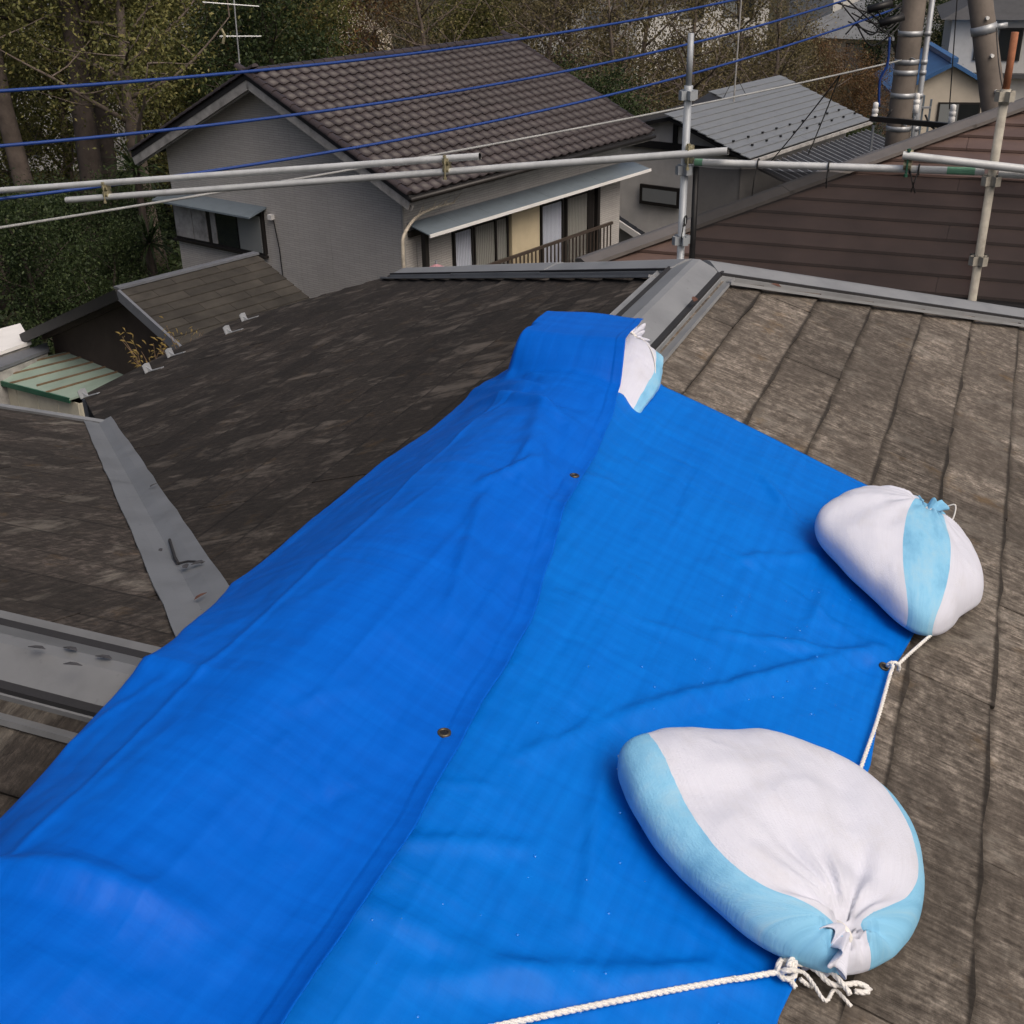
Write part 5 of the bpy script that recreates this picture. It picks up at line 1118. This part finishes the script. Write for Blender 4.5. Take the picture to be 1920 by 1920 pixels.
# ------------------------------------------------------------------ poles and cables
P1b = at_dist(1700, 120, 19); POLE = empty('utility_pole', (P1b[0], P1b[1], G), 0, 'thick upright concrete utility pole with a steel riser pipe', 'utility pole', 'utility poles')
mb = MB(); mb.tube([(0, 0, 0), (0, 0, 12)], [.20, .150], 20); mb.build('shaft', M['concrete'], POLE, True)
mb = MB(); mb.tube([(.215, -.10, 0), (.215, -.10, 12)], .042, 10); mb.build('riser_pipe', M['steel'], POLE, True)
for y_ in (62, 115, 135, 178, 240):
    z = at_dist(1695, y_, 19)[2] - G; mb = MB(); rr = .20 - .05 * z / 12 + .006; mb.tube([(0, 0, z - .035), (0, 0, z + .035)], rr, 20); mb.tube([(.215, -.10, z - .03), (.215, -.10, z + .03)], .050, 10); mb.build('band', M['steel'], POLE, True)
for i in range(7):
    z = 5.6 + i * .45; s_ = -1 if i % 2 else 1; mb = MB(); mb.tube([(0, s_ * .15, z), (0, s_ * .34, z)], .012, 6); mb.build('step_bolt', M['steel'], POLE)
P2t = at_dist(1838, 0, 17); P2b = at_dist(1862, 190, 17); d = (P2t - P2b) / (P2t[2] - P2b[2]); b0 = P2b + d * (G - P2b[2])
LP = empty('utility_pole', tuple(b0), 0, 'leaning concrete utility pole with a galvanised band at the upper right', 'utility pole', 'utility poles'); L_ = lambda z: d * (z - G)
mb = MB(); mb.tube([Vector(L_(G)), Vector(L_(11))], [.19, .125], 20); mb.build('shaft', M['concrete'], LP, True)
zb = at_dist(1850, 55, 17)[2]; mb = MB(); mb.tube([Vector(L_(zb - .05)), Vector(L_(zb + .05))], .158, 20); mb.bar(Vector(L_(zb)) + Vector((.10, -.05, .03)), Vector(L_(zb)) + Vector((.26, -.05, .05)), .05, .06); mb.build('band', M['steel'], LP, True)
for y_ in (32, 102, 168):
    z = at_dist(1850, y_, 17)[2]; mb = MB(); mb.tube([Vector(L_(z)) + Vector((0, -.12, 0)), Vector(L_(z)) + Vector((0, -.19, 0))], .022, 8); mb.build('step_socket', M['porcelain'], LP)
def catenary(p, q, sag, n=40):
    p, q = np.asarray(p), np.asarray(q); return [Vector(p + (q - p) * t - UP * sag * 4 * t * (1 - t)) for t in np.linspace(0, 1, n)]
def cable(name, label, pts, r, mat, cat='cable', group=None):
    o = empty(name, tuple(pts[0]), 0, label, cat, group); b = Vector(pts[0]); mb = MB(); mb.tube([p - b for p in pts], r, 8); mb.build('sheath', mat, o, True); return o
for (xa, ya, Da, xb, yb, Db, xm, ym, nm) in ((-260, 186, 10.5, 1560, -45, 19, 950, 76, 'upper of the three blue sleeved cables crossing the roofs'), (-260, 294, 10.5, 1640, -18, 19, 700, 192, 'middle of the three blue sleeved cables crossing the roofs'), (-260, 402, 10.5, 1690, 12, 19, 690, 273, 'lowest of the three blue sleeved cables crossing the roofs')):
    p, q = at_dist(xa, ya, Da), at_dist(xb, yb, Db)
    # sag chosen so that the cable passes where the photograph shows it
    best = min(np.linspace(0, 1.2, 61), key=lambda s: min(abs((lambda pr: pr[1] - ym if abs(pr[0] - xm) < 25 else 999)((960 + F * ((np.array(c) - EYE) @ _r) / ((np.array(c) - EYE) @ _fw), 960 - F * ((np.array(c) - EYE) @ _u) / ((np.array(c) - EYE) @ _fw)))) for c in catenary(p, q, s, 120)))
    pts_ = catenary(p, q, best, 50); cable('blue_cable', nm, [pts_[0] + (pts_[0] - pts_[1]).normalized() * 9 - Vector((0, 0, .25))] + pts_, .0145, M['cable_blue'], 'cable', 'blue sleeved cables')
cable('service_cable', 'thin grey service cable running from the upright pole across the tiled eave', (lambda c: [c[0] + (c[0] - c[1]).normalized() * 9] + c)(catenary(at_dist(-200, 458, 11.0), at_dist(1690, 113, 18.8), .10)), .012, M['cable_grey'])
J = at_dist(1575, 141, 17.6)
for (x, y, D, lab) in ((1432, 318, 24, 'thin black wire dropping steeply to the grey steel roof, left of two'), (1515, 290, 24, 'thin black wire dropping to the lower end of the grey steel roof, right of two')):
    cable('drop_wire', lab, catenary(J, at_dist(x, y, D), .03), .010, M['black'], 'wire', 'drop wires')
cable('drop_wire', 'thin vertical black wire in front of the blue roofed house', catenary(at_dist(1796, -20, 16), at_dist(1780, 205, 16), .0), .007, M['black'], 'wire', 'drop wires')
cable('drop_wire', 'thin black wire curving down beside the leaning pole', catenary(at_dist(1868, 52, 16.6), at_dist(1884, 180, 16.2), .08), .007, M['black'], 'wire', 'drop wires')
# black bundle of cables and splice boxes on the pole
CB = empty('cable_bundle', tuple(at_dist(1670, 30, 18.6)), 0, 'tangle of black cables and splice boxes left of the upright pole', 'cables'); co = np.array(CB.location); rs = random.Random(8)
for i in range(7):
    pts = [at_dist(1690, 5 + i * 6, 18.75), at_dist(1665 + rs.uniform(-10, 10), 20 + i * 7 + rs.uniform(-14, 14), 18.5), at_dist(1640 + rs.uniform(-12, 12), 30 + rs.uniform(-25, 60), 18.4), at_dist(1610 + rs.uniform(-40, 20), -10 + rs.uniform(-5, 75), 18.2)]
    mb = MB(); mb.tube([p - Vector(co) for p in smooth_path(pts, 6)], .011, 6); mb.build('cable', M['black'], CB, True)
for (x, y) in ((1650, 12), (1672, 38)):
    p = at_dist(x, y, 18.3) - co; mb = MB(); mb.tube([Vector(p) - Vector((.16, 0, .04)), Vector(p) + Vector((.16, 0, .04))], .05, 10); mb.build('splice_box', M['black'], CB, True)
mb = MB(); mb.tube([p - Vector(co) for p in smooth_path([at_dist(1668, 70, 18.5), at_dist(1664, 120, 18.5), at_dist(1650, 150, 18.5), at_dist(1648, 200, 18.5)], 6)], .02, 6); mb.build('cable', M['cable_blue'], CB, True)
def insulator(x, y, D, label):
    P = at_dist(x, y, D); o = empty('insulator', tuple(P), 0, label, 'insulator', 'white insulators by the poles'); mb = MB()
    prof = [(.03, -.20), (.055, -.19), (.055, -.06), (.04, -.05), (.06, -.03), (.06, .02), (.04, .03), (.05, .05), (.05, .12), (.02, .14)]
    mb.tube([Vector((0, 0, z * .8)) for r_, z in prof], [r_ * .75 for r_, z in prof], 12); mb.build('porcelain_body', M['porcelain'], o, True)
    mb = MB(); mb.tube([(0, 0, -.2), (0, 0, -.55)], .02, 6); mb.build('pin', M['steel'], o); return o
insulator(1641, 207, 18, 'white insulator left of the upright pole'); insulator(1786, 212, 17.5, 'white insulator in front of the cream wall'); insulator(1719, 190, 18.4, 'white insulator right beside the steel riser')
X0, X1 = at_dist(1632, 222, 18), at_dist(1800, 238, 17.5); br_ = empty('cross_arm', tuple(X0), 0, 'dark steel cross arm with black jumper cables behind the pole', 'cross arm'); mb = MB(); mb.bar(Vector((0, 0, 0)), Vector(X1 - X0), .07, .07); mb.build('arm', M['frame_dark'], br_)
mb = MB(); mb.tube([p - Vector(X0) for p in catenary(at_dist(1735, 215, 17.7), at_dist(1786, 228, 17.5), .16, 14)], .014, 6); mb.tube([p - Vector(X0) for p in catenary(at_dist(1641, 216, 18), at_dist(1672, 205, 18), .12, 12)], .014, 6); mb.build('jumper', M['black'], br_, True)
# steel ladder frame behind the pole
LB = at_dist(1722, 215, 20); la = empty('steel_ladder', (LB[0], LB[1], G), -.3, 'pale blue-grey steel ladder frame right of the upright pole', 'ladder'); ht_ = at_dist(1722, 175, 20)[2] - G
for x in (-.16, -.06, .05, .16): mb = MB(); mb.bar((x, 0, 0), (x, 0, ht_ - abs(x) * .5), .03, .03, (0, 1, 0)); mb.build('upright', M['blue_grey'], la)
for i in range(9): mb = MB(); mb.bar((-.17, -.02, ht_ - .2 - i * .45), (.17, -.02, ht_ - .2 - i * .45), .03, .03); mb.build('rung', M['steel'], la)
# tv antennas
def antenna(label, base, top, boom_pts, nel, mat, el=.35):
    o = empty('tv_antenna', tuple(base), 0, label, 'antenna'); b = Vector(base); mb = MB(); mb.tube([Vector((0, 0, 0)), Vector(top) - b], .014, 6); mb.build('mast', M['steel'], o)
    for (p, q) in boom_pts:
        p, q = Vector(p), Vector(q); mb = MB(); mb.tube([p - b, q - b], .011, 6); mb.build('boom', mat, o); ax = (q - p).normalized().cross(Vector((0, 0, 1)))
        for i in range(nel): c = p.lerp(q, (i + .3) / nel) - b; mb = MB(); mb.tube([c - ax * el * (1 - .5 * i / nel), c + ax * el * (1 - .5 * i / nel)], .008, 5); mb.build('element', mat, o)
    return o
ab = GC + e1 * .6 + e2 * (RY + 1.4) + UP * (zt(RY + 1.4)); D_ = np.linalg.norm(ab[:2])
at_ = lambda x, y: at_dist(x, y, D_)
a0_ = antenna('yellowed tv antenna above the left slope of the tiled roof', ab, at_(436, -30), [(at_(412, 68), at_(490, 68)), (at_(380, 4), at_(486, 12))], 7, M['galv'], .22)
mb = MB(); b = Vector(a0_.location); mb.tube([Vector(at_(415, 54)) - b, Vector(at_(421, 66)) - b, Vector(at_(418, 82)) - b], .03, 6); mb.build('reflector', M['clamp'], a0_)
mbse = MC + e1 * 3.2 + e2 * 2.2 + UP * zz(2.2); Dm = np.linalg.norm(mbse[:2]); o = empty('antenna_mast', tuple(mbse), 0, 'thin white antenna mast standing on the grey steel roof', 'mast'); mb = MB(); mb.tube([Vector((0, 0, 0)), Vector((.05, 0, 4.6))], .022, 6); mb.build('mast', M['weathered'], o)
for s_ in (-1, 1): mb = MB(); mb.tube([Vector((0, 0, .7)), Vector((.35 * s_, .1, 0.02 + .12 * s_))], .008, 4); mb.build('stay', M['black'], o)
mb = MB(); mb.tube([Vector((.02, 0, 2.9)), Vector((.02, 0, 3.0))], .045, 8); mb.build('coupling', M['steel'], o)
# pale bare climbing stem against the grey wall, pink parasol
st0 = GC - e1 * .5 - e2 * .5; pts = [st0 + UP * 0, st0 + UP * 2.5, on_plane(755, 470, GC - e2 * .4, e2), on_plane(758, 440, GC - e2 * .4, e2), on_plane(780, 408, GC - e2 * .35, e2), on_plane(815, 390, GC - e2 * .3, e2), on_plane(852, 380, GC - e2 * .25, e2)]
pts[0] = pts[2] * [1, 1, 0] + UP * G; pts[1] = pts[2] - UP * .9
M['bark_pale'] = simple('pale_bark', (0.42, 0.38, 0.31), .85, var=.3, scale=12)
o = empty('bare_stem', tuple(pts[0]), 0, 'pale leafless stem arching over the long awning', 'plant'); b = Vector(pts[0]); pp = smooth_path(pts, 8); mb = MB(); mb.tube([p - b for p in pp], list(np.linspace(.045, .02, len(pp))), 7); mb.build('stem', M['bark_pale'], o, True)
rs = random.Random(2)
for i in range(9):
    p = pp[-2 - i * 2]; mb = MB(); mb.tube([p - b, p - b + Vector((rs.uniform(-.1, .2), 0, rs.uniform(.05, .22)))], [.012, .004], 5); mb.build('twig', M['bark_pale'], o)
PP = at_dist(818, 494, 17.0); M['pink'] = simple('faded_pink_cloth', (0.42, 0.22, 0.24), .8, var=.1, bump=0); o = empty('parasol', (PP[0], PP[1], G), 0, 'faded pink parasol top showing over the far hip cap', 'parasol')
mb = MB(); n_ = 8; zc_ = PP[2] - G
for i in range(n_): f0, f1 = 2 * math.pi * i / n_, 2 * math.pi * (i + 1) / n_; mb.poly([(0, 0, zc_), (.75 * math.cos(f0), .75 * math.sin(f0), zc_ - .36), (.75 * math.cos(f1), .75 * math.sin(f1), zc_ - .36)])
c_ = mb.build('canopy', M['pink'], o); add_solid(c_, .006); mb = MB(); mb.tube([(0, 0, 0), (0, 0, zc_ + .04)], .018, 8); mb.build('pole', M['steel'], o)
# fallen leaves on the caps and the valley
M['leaf_red'] = simple('dry_red_leaf', (0.10, 0.045, 0.03), .7, var=.3, scale=40, bump=0); M['leaf_grey'] = simple('dry_grey_leaf', (0.05, 0.05, 0.055), .8, var=.3, scale=40, bump=0)
def leaf(x, y, P0, n, L, ang, mat, label):
    P = on_plane(x, y, P0, n); o = empty('fallen_leaf', tuple(P), 0, label, 'leaf', 'fallen leaves'); ex_ = Vector(n).orthogonal().normalized(); ey_ = Vector(n).cross(ex_); d = ex_ * math.cos(ang) + ey_ * math.sin(ang); s_ = Vector(n).cross(d); N_ = Vector(n).normalized(); mb = MB()
    pr = [(0, 0), (.3, .22), (.65, .18), (1, 0)]; up_ = [d * L * a_ + s_ * L * w_ + N_ * (.004 + .25 * L * a_ * (1 - a_) + .1 * L * w_) for a_, w_ in pr]; dn_ = [d * L * a_ - s_ * L * w_ + N_ * (.004 + .25 * L * a_ * (1 - a_) + .1 * L * w_) for a_, w_ in pr[1:-1]]
    mb.poly(up_ + dn_[::-1]); c = mb.build('blade', mat, o); add_solid(c, .001)
hn = np.cross(W(-1, 1, -TP) - W(0, 0, 0), UP); 
leaf(1464, 540, W(0, 0, .05), np.array([.15, -.25, 1.]), .035, 2.0, M['leaf_red'], 'small red dry leaf on the right hip cap'); leaf(1300, 568, W(0, .03, .045), S1.n, .045, .6, M['leaf_red'], 'curled brown leaf on the ridge cap below the apex')
for i, (x, y, L, mt) in enumerate(((366, 1128, .03, 'leaf_red'), (352, 1068, .035, 'leaf_grey'), (310, 1148, .03, 'leaf_grey'), (345, 1146, .03, 'leaf_grey'), (360, 1062, .04, 'leaf_grey'), (282, 916, .03, 'leaf_grey'), (305, 1036, .03, 'leaf_grey'))):
    leaf(x, y, W(AW, 0, .022), S2.n, L, i * 1.3, M[mt], ('rust coloured dry leaf' if mt == 'leaf_red' else 'tiny grey leaf fragment') + ' lying in the valley gutter, ' + ('lowest', 'beside the black mark', 'lower left edge', 'below the black mark', 'touching the black mark', 'topmost', 'left of the black mark')[i])
for (x, y, w_) in ((85, 1222, 'leftmost'), (145, 1225, 'middle, on the far side'), (118, 1250, 'middle, on the crest'), (210, 1240, 'nearest the tarp')): leaf(x, y, W(AW, 0, .03), S3.n, .03, x * .1, M['leaf_grey'], 'grey leaf fragment on the wing ridge cap, ' + w_)

# ------------------------------------------------------------------ trees and shrubs
def leaf_mat(name, stops, rough=.6):
    t = NT(name); at = t.n('ShaderNodeAttribute'); at.attribute_name = 'tint'; c = t.ramp(at.outputs['Fac'], stops); t.set(c, rough, 0, .3)
    tr = t.n('ShaderNodeBsdfTranslucent'); t.l(c, tr.inputs[0]); mx = t.n('ShaderNodeMixShader'); mx.inputs[0].default_value = .28; t.l(t.b.outputs[0], mx.inputs[1]); t.l(tr.outputs[0], mx.inputs[2]); t.l(mx.outputs[0], t.out.inputs[0]); return t.m
M['leaf_dark'] = leaf_mat('evergreen_leaf', [(0, (.014, .026, .010)), (.5, (.036, .058, .020)), (1, (.075, .10, .035))])
M['leaf_green'] = leaf_mat('yellow_green_leaf', [(0, (.055, .066, .020)), (.5, (.14, .145, .045)), (1, (.25, .22, .075))])
M['leaf_autumn'] = leaf_mat('autumn_leaf', [(0, (.07, .042, .022)), (.5, (.14, .082, .038)), (1, (.22, .12, .045))])
M['leaf_olive'] = leaf_mat('olive_brown_leaf', [(0, (.065, .056, .028)), (.5, (.135, .115, .056)), (1, (.21, .175, .085))])
M['bark'] = simple('grey_brown_bark', (0.12, 0.097, 0.082), .9, var=.4, scale=3, bump=.6, bs=12)
M['bark_dark'] = simple('dark_bark', (0.055, 0.044, 0.038), .9, var=.4, scale=3, bump=.6, bs=12)
def leaves_mesh(name, C, size, mat, seed, flat=.0):
    g = np.random.default_rng(seed); n = len(C); nrm = g.normal(size=(n, 3)); nrm[:, 2] = np.abs(nrm[:, 2]) + flat; nrm /= np.linalg.norm(nrm, axis=1)[:, None]
    t = np.cross(nrm, g.normal(size=(n, 3))); t /= np.linalg.norm(t, axis=1)[:, None]; b = np.cross(nrm, t); s = (size * g.uniform(.55, 1.35, n))[:, None]
    V = np.stack([C - t * s, C - b * s * .5 + nrm * s * .12, C + t * s, C + b * s * .5 + nrm * s * .12], 1).reshape(-1, 3)
    me = bpy.data.meshes.new(name); me.vertices.add(4 * n); me.vertices.foreach_set('co', V.ravel()); me.loops.add(4 * n); me.loops.foreach_set('vertex_index', np.arange(4 * n, dtype=np.int32)); me.polygons.add(n); me.polygons.foreach_set('loop_start', np.arange(n, dtype=np.int32) * 4)
    a = me.attributes.new('tint', 'FLOAT', 'FACE'); a.data.foreach_set('value', np.clip(g.normal(.45, .25, n), 0, 1)); me.materials.append(mat); me.update(); me.validate(); return me
def limb_tree(seed, H, r0, n_limb, spread, lean, first=.35, sub=5):
    """returns trunk MB and twig end points"""
    rs = random.Random(seed); mb = MB(); ends = []
    def path(p, d, L, n, wob):
        pts = [p.copy()]; d = d.normalized()
        for i in range(n): d = (d + Vector((rs.uniform(-wob, wob), rs.uniform(-wob, wob), rs.uniform(-wob * .4, wob * .8)))).normalized(); pts.append(pts[-1] + d * L / n)
        return pts
    tr = path(Vector((0, 0, 0)), Vector((lean[0], lean[1], 1)), H, 9, .10); mb.tube(tr, [r0 * (1.25 if i == 0 else 1 - .80 * i / 9) for i in range(10)], 10)
    for k_ in range(n_limb):
        f = first + (1 - first) * (k_ + rs.random()) / n_limb; i = min(int(f * 9), 8); p = tr[i].lerp(tr[i + 1], f * 9 - i); az_ = k_ * 2.4 + rs.uniform(-.5, .5); el = rs.uniform(.15, .9)
        L = spread * (1.15 - .6 * f) * rs.uniform(.7, 1.2); lp = path(p, Vector((math.cos(az_) * math.cos(el), math.sin(az_) * math.cos(el), math.sin(el))), L, 5, .22); rr = r0 * (1 - .8 * f) * .55
        mb.tube(lp, [rr * (1 - .82 * j / 5) for j in range(6)], 6); ends += [(q, .6) for q in lp[2:]]
        for m_ in range(sub):
            q = lp[rs.randint(1, 5)]; d = Vector((rs.uniform(-1, 1), rs.uniform(-1, 1), rs.uniform(-.2, .9))); sp_ = path(q, d, L * rs.uniform(.3, .55), 4, .3); mb.tube(sp_, [rr * .35 * (1 - .8 * j / 4) for j in range(5)], 4, caps=False); ends += [(x, .45) for x in sp_[1:]]
    return mb, ends
def crown_points(ends, n, seed, rad):
    g = np.random.default_rng(seed); E = np.array([tuple(e[0]) for e in ends]); idx = g.integers(0, len(E), n); keep = g.random(len(E)) > .12
    C = E[idx] + g.normal(size=(n, 3)) * rad * g.uniform(.4, 1.2, len(E))[idx][:, None]; return C[keep[idx]]
PROTO = {}
def tree_proto(key, seed, H, r0, n_limb, spread, lean, first, nleaf, lsize, lmat, bark, rad=.45, sub=5):
    mb, ends = limb_tree(seed, H, r0, n_limb, spread, lean, first, sub); tm_ = mb.mesh('trunk'); tm_.materials.append(M[bark]); tm_.polygons.foreach_set('use_smooth', [True] * len(tm_.polygons))
    PROTO[key] = (tm_, leaves_mesh('crown', crown_points(ends, nleaf, seed, rad), lsize, M[lmat], seed) if nleaf else None)
tree_proto('tall_a', 11, 13.0, .26, 16, 4.2, (.10, .05), .38, 15000, .060, 'leaf_green', 'bark', .5)
tree_proto('tall_b', 12, 14.0, .30, 15, 4.6, (.16, .0), .42, 14000, .060, 'leaf_green', 'bark_dark', .5)
tree_proto('dark_a', 13, 9.0, .20, 18, 3.2, (-.04, .05), .10, 26000, .065, 'leaf_dark', 'bark_dark', .5)
tree_proto('dark_b', 14, 7.0, .18, 18, 2.8, (.05, .02), .06, 24000, .062, 'leaf_dark', 'bark_dark', .5)
tree_proto('autumn', 15, 8.0, .17, 17, 3.0, (.03, .02), .15, 20000, .060, 'leaf_autumn', 'bark', .45)
tree_proto('olive', 16, 8.5, .18, 18, 3.4, (.02, -.03), .14, 20000, .060, 'leaf_olive', 'bark', .45)
tree_proto('bare', 17, 8.0, .16, 20, 3.6, (-.03, .04), .18, 6500, .050, 'leaf_olive', 'bark', .55, 9)
tree_proto('fresh', 18, 7.5, .16, 18, 3.0, (.02, .02), .10, 22000, .060, 'leaf_green', 'bark', .45)
CNT = {}
def plant_tree(key, P, rz, s, label, cat='tree', name=None, group=None):
    tm_, lm_ = PROTO[key]; o = empty(name or 'tree', (P[0], P[1], G), rz, label, cat, group); o.scale = (s, s, s)
    link(bpy.data.objects.new('trunk', tm_), o)
    if lm_: link(bpy.data.objects.new('crown', lm_), o)
    return o
def tr_at(key, px, D, rz, s, label, **kw): return plant_tree(key, at_dist(px, 300, D), rz, s, label, **kw)
gw = 'woodland trees on the left'
left = [('tall_b', 135, 34, 0.2, 1.25, 'tall leaning grey trunk nearest the left edge'), ('tall_a', 55, 36, 2.2, 1.25, 'tall tree with a pale trunk at the far left edge'), ('tall_a', 268, 38, 4.0, 1.05, 'dark straight trunk left of the tiled gable'), ('tall_b', 190, 39, 1.6, 1.1, 'slender tree between the two leaning trunks'),
        ('tall_a', 232, 33, 5.4, .85, 'twin pale stems beside the gable window'), ('tall_b', -40, 36, 3.0, 1.2, 'tall tree cut by the left picture edge'), ('fresh', 30, 44, .4, 1.0, 'yellow-green tree low at the left edge'), 
        ('olive', 310, 47, 2.9, .9, 'olive-brown tree behind the gable eave'), ('dark_b', 90, 31, 4.4, .55, 'low dark bush under the leaning trunk'), ('dark_b', 10, 28, 5.2, .6, 'low dark bush at the left edge above the white shed'), ('dark_b', 205, 31.5, .9, .55, 'low dark bush left of the gable window'), ('dark_a', 150, 28, 3.7, .38, 'small dark shrub behind the outhouse ridge'),
        ('fresh', 330, 42, 2.0, 1.05, 'yellow-green tree above the left roof verge'), ('fresh', 120, 48, 4.9, 1.2, 'light green tree far behind the left trunks'), ('olive', 30, 50, 1.2, 1.2, 'brownish tree at the upper left corner')]
for key, px, D, rz, s, lab in left: tr_at(key, px, D, rz, s, lab, group=gw)
gm = 'trees behind the tiled house'
mid = [('dark_a', 545, 41, 1.1, .95, 'dark green tree above the left end of the tiled ridge'), ('fresh', 620, 44, 2.3, .95, 'light green tree just above the tiled ridge'), ('autumn', 700, 46, 3.3, 1.0, 'orange-brown autumn tree above the tiled ridge'), ('bare', 830, 44, .7, 1.05, 'half bare dark tree above the middle of the ridge'),
       ('fresh', 900, 48, 2.8, 1.0, 'greenish tree above the right end of the ridge'), ('bare', 1000, 42, 4.1, 1.0, 'half bare tree just right of the ridge end'), ('olive', 1090, 44, 5.0, .95, 'olive-brown tree right of the ridge end'), ('bare', 1170, 40, 1.8, .95, 'bare twiggy tree beyond the tiled eave'),
       ('olive', 1200, 47, .5, 1.0, 'olive-brown tree left of the grey post top'), ('bare', 1290, 43, 2.6, 1.0, 'bare twiggy tree behind the grey post top'), ('olive', 1380, 50, 3.8, .95, 'brown thicket tree behind the antenna mast'), ('bare', 1440, 46, 5.6, .9, 'bare twiggy tree above the grey steel roof'),
       ('dark_b', 1130, 37, 3.1, .75, 'low green tree behind the right verge of the tiled roof'), ('autumn', 560, 52, 4.6, 1.1, 'rusty brown tree at the top left of the ridge'), ('dark_b', 480, 46, .1, 1.1, 'dark green tree behind the antenna'), ('olive', 770, 58, 1.5, 1.15, 'brown tree at the top middle'), ('olive', 980, 62, 3.5, 1.2, 'distant brown tree at the top right of the ridge'), ('fresh', 410, 54, 5.1, 1.2, 'yellow-green tree behind the antenna mast')]
for key, px, D, rz, s, lab in mid: tr_at(key, px, D, rz, s, lab, group=gm)
gr = 'bushes and trees at the right'
rt = [('autumn', 1590, 50, .9, .55, 'round rusty bush left of the upright pole'), ('autumn', 1545, 58, 2.2, .55, 'rusty brown bush below the far hip roof'), ('dark_b', 1610, 40, 3.4, .50, 'dark green bush at the foot of the upright pole'), ('olive', 1490, 52, 4.4, .60, 'brown thicket bush right of the grey steel ridge'), ('dark_b', 1555, 44, 1.3, .42, 'dark hedge bush behind the grey steel eave'),
      ('dark_a', 1660, 75, 5.3, .85, 'dark tree behind the cable tangle'), ('dark_b', 1755, 72, .3, .9, 'dark green tree between the two poles'), ('fresh', 1770, 82, 2.0, .9, 'yellow-green tree above the blue roof'), ('dark_b', 1720, 62, 4.0, .5, 'low dark bush left of the cream wall')]
for key, px, D, rz, s, lab in rt: tr_at(key, px, D, rz, s, lab, group=gr)
# sword-leaved palm shrub by the gable corner
def spiky(px, py, D, n, L, seed, label):
    P = at_dist(px, py, D); rs = random.Random(seed); o = empty('palm_shrub', (P[0], P[1], G), 0, label, 'shrub'); zc_ = P[2] - G; mb = MB(); mb.tube([(0, 0, 0), (0, 0, zc_)], [.11, .08], 8); mb.build('trunk', M['bark_dark'], o)
    mb = MB()
    for i in range(n):
        az_ = rs.uniform(0, 6.28); el = rs.uniform(-.5, 1.3); d = Vector((math.cos(az_) * math.cos(el), math.sin(az_) * math.cos(el), math.sin(el))); s_ = d.cross(Vector((0, 0, 1))).normalized() * .03; p = Vector((0, 0, zc_)); q = p + d * L * .6; r_ = p + d * L + Vector((0, 0, -.25 * L * math.cos(el)))
        mb.quad(p - s_ * .5, p + s_ * .5, q + s_, q - s_); mb.poly([q - s_, q + s_, r_])
    c = mb.build('crown', M['leaf_dark'], o)
    a = c.data.attributes.new('tint', 'FLOAT', 'FACE'); a.data.foreach_set('value', [rs.random() * .6 for _ in c.data.polygons])
spiky(255, 318, 30, 80, .9, 1, 'spiky palm-like shrub beside the left gable corner'); spiky(280, 455, 29, 70, .8, 2, 'spiky palm-like shrub left of the shuttered window')
# low leafy ground cover of the wood
g = np.random.default_rng(5); n = 42000; C = np.stack([g.uniform(-26, -5.5, n), g.uniform(19.5, 48, n), np.zeros(n)], -1); hmap = np.array([.35 + .55 * noise.noise(Vector((x * .45, y * .45, 3))) for x, y, _ in C]); keep = (C[:, 0] < -5.5 - .0 * C[:, 1]) & ((C[:, 0] + 7.2) * .616 + (C[:, 1] - 26) * .788 > -2.0 * 0 - 40)
C[:, 2] = G + np.abs(g.normal(0, .35, n)) * np.clip(hmap + .3, .1, 1.2)
me = leaves_mesh('undergrowth', C, .11, M['leaf_dark'], 6, .3); tag(link(bpy.data.objects.new('undergrowth', me)), 'dark leafy undergrowth on the woodland floor', 'undergrowth', kind='stuff')
n = 26000; C = np.stack([g.uniform(-8, 30, n), g.uniform(34, 95, n), np.zeros(n)], -1); C[:, 2] = G + np.abs(g.normal(0, .4, n)); me = leaves_mesh('undergrowth', C, .17, M['leaf_olive'], 7, .3); tag(link(bpy.data.objects.new('undergrowth', me)), 'brown and olive scrub covering the ground beyond the houses', 'undergrowth', kind='stuff')
# dry yellow weeds against the outhouse wall
def weed(px, py, D, seed, label):
    P = at_dist(px, py, D); rs = random.Random(seed); o = empty('dry_weed', tuple(P - UP * .6), 0, label, 'weed', 'dry weeds'); mb = MB(); lf = MB()
    for i in range(9):
        d = Vector((rs.uniform(-.35, .35), rs.uniform(-.2, .2), rs.uniform(.5, .85))); mb.tube([Vector((0, 0, 0)), d * .6, d + Vector((rs.uniform(-.1, .1), 0, -.05))], [.008, .006, .003], 5)
        for j in range(7): c = d * rs.uniform(.5, 1.05) + Vector((rs.uniform(-.08, .08), rs.uniform(-.05, .05), rs.uniform(-.04, .06))); e_ = Vector((rs.uniform(-.05, .05), rs.uniform(-.03, .03), rs.uniform(-.04, .04))); lf.poly([c - e_, c + Vector((.012, 0, .02)), c + e_])
    mb.build('stems', M['batten_wood'], o); lf.build('leaves', M['yellow_dry'], o)
M['yellow_dry'] = simple('dry_yellow_leaf', (.30, .22, .07), .8, var=.3, scale=20, bump=0)
weed(268, 652, 16.2, 1, 'dry yellow weed in front of the brown gable wall'); weed(345, 640, 16.8, 2, 'dry yellow weed at the foot of the outhouse verge')
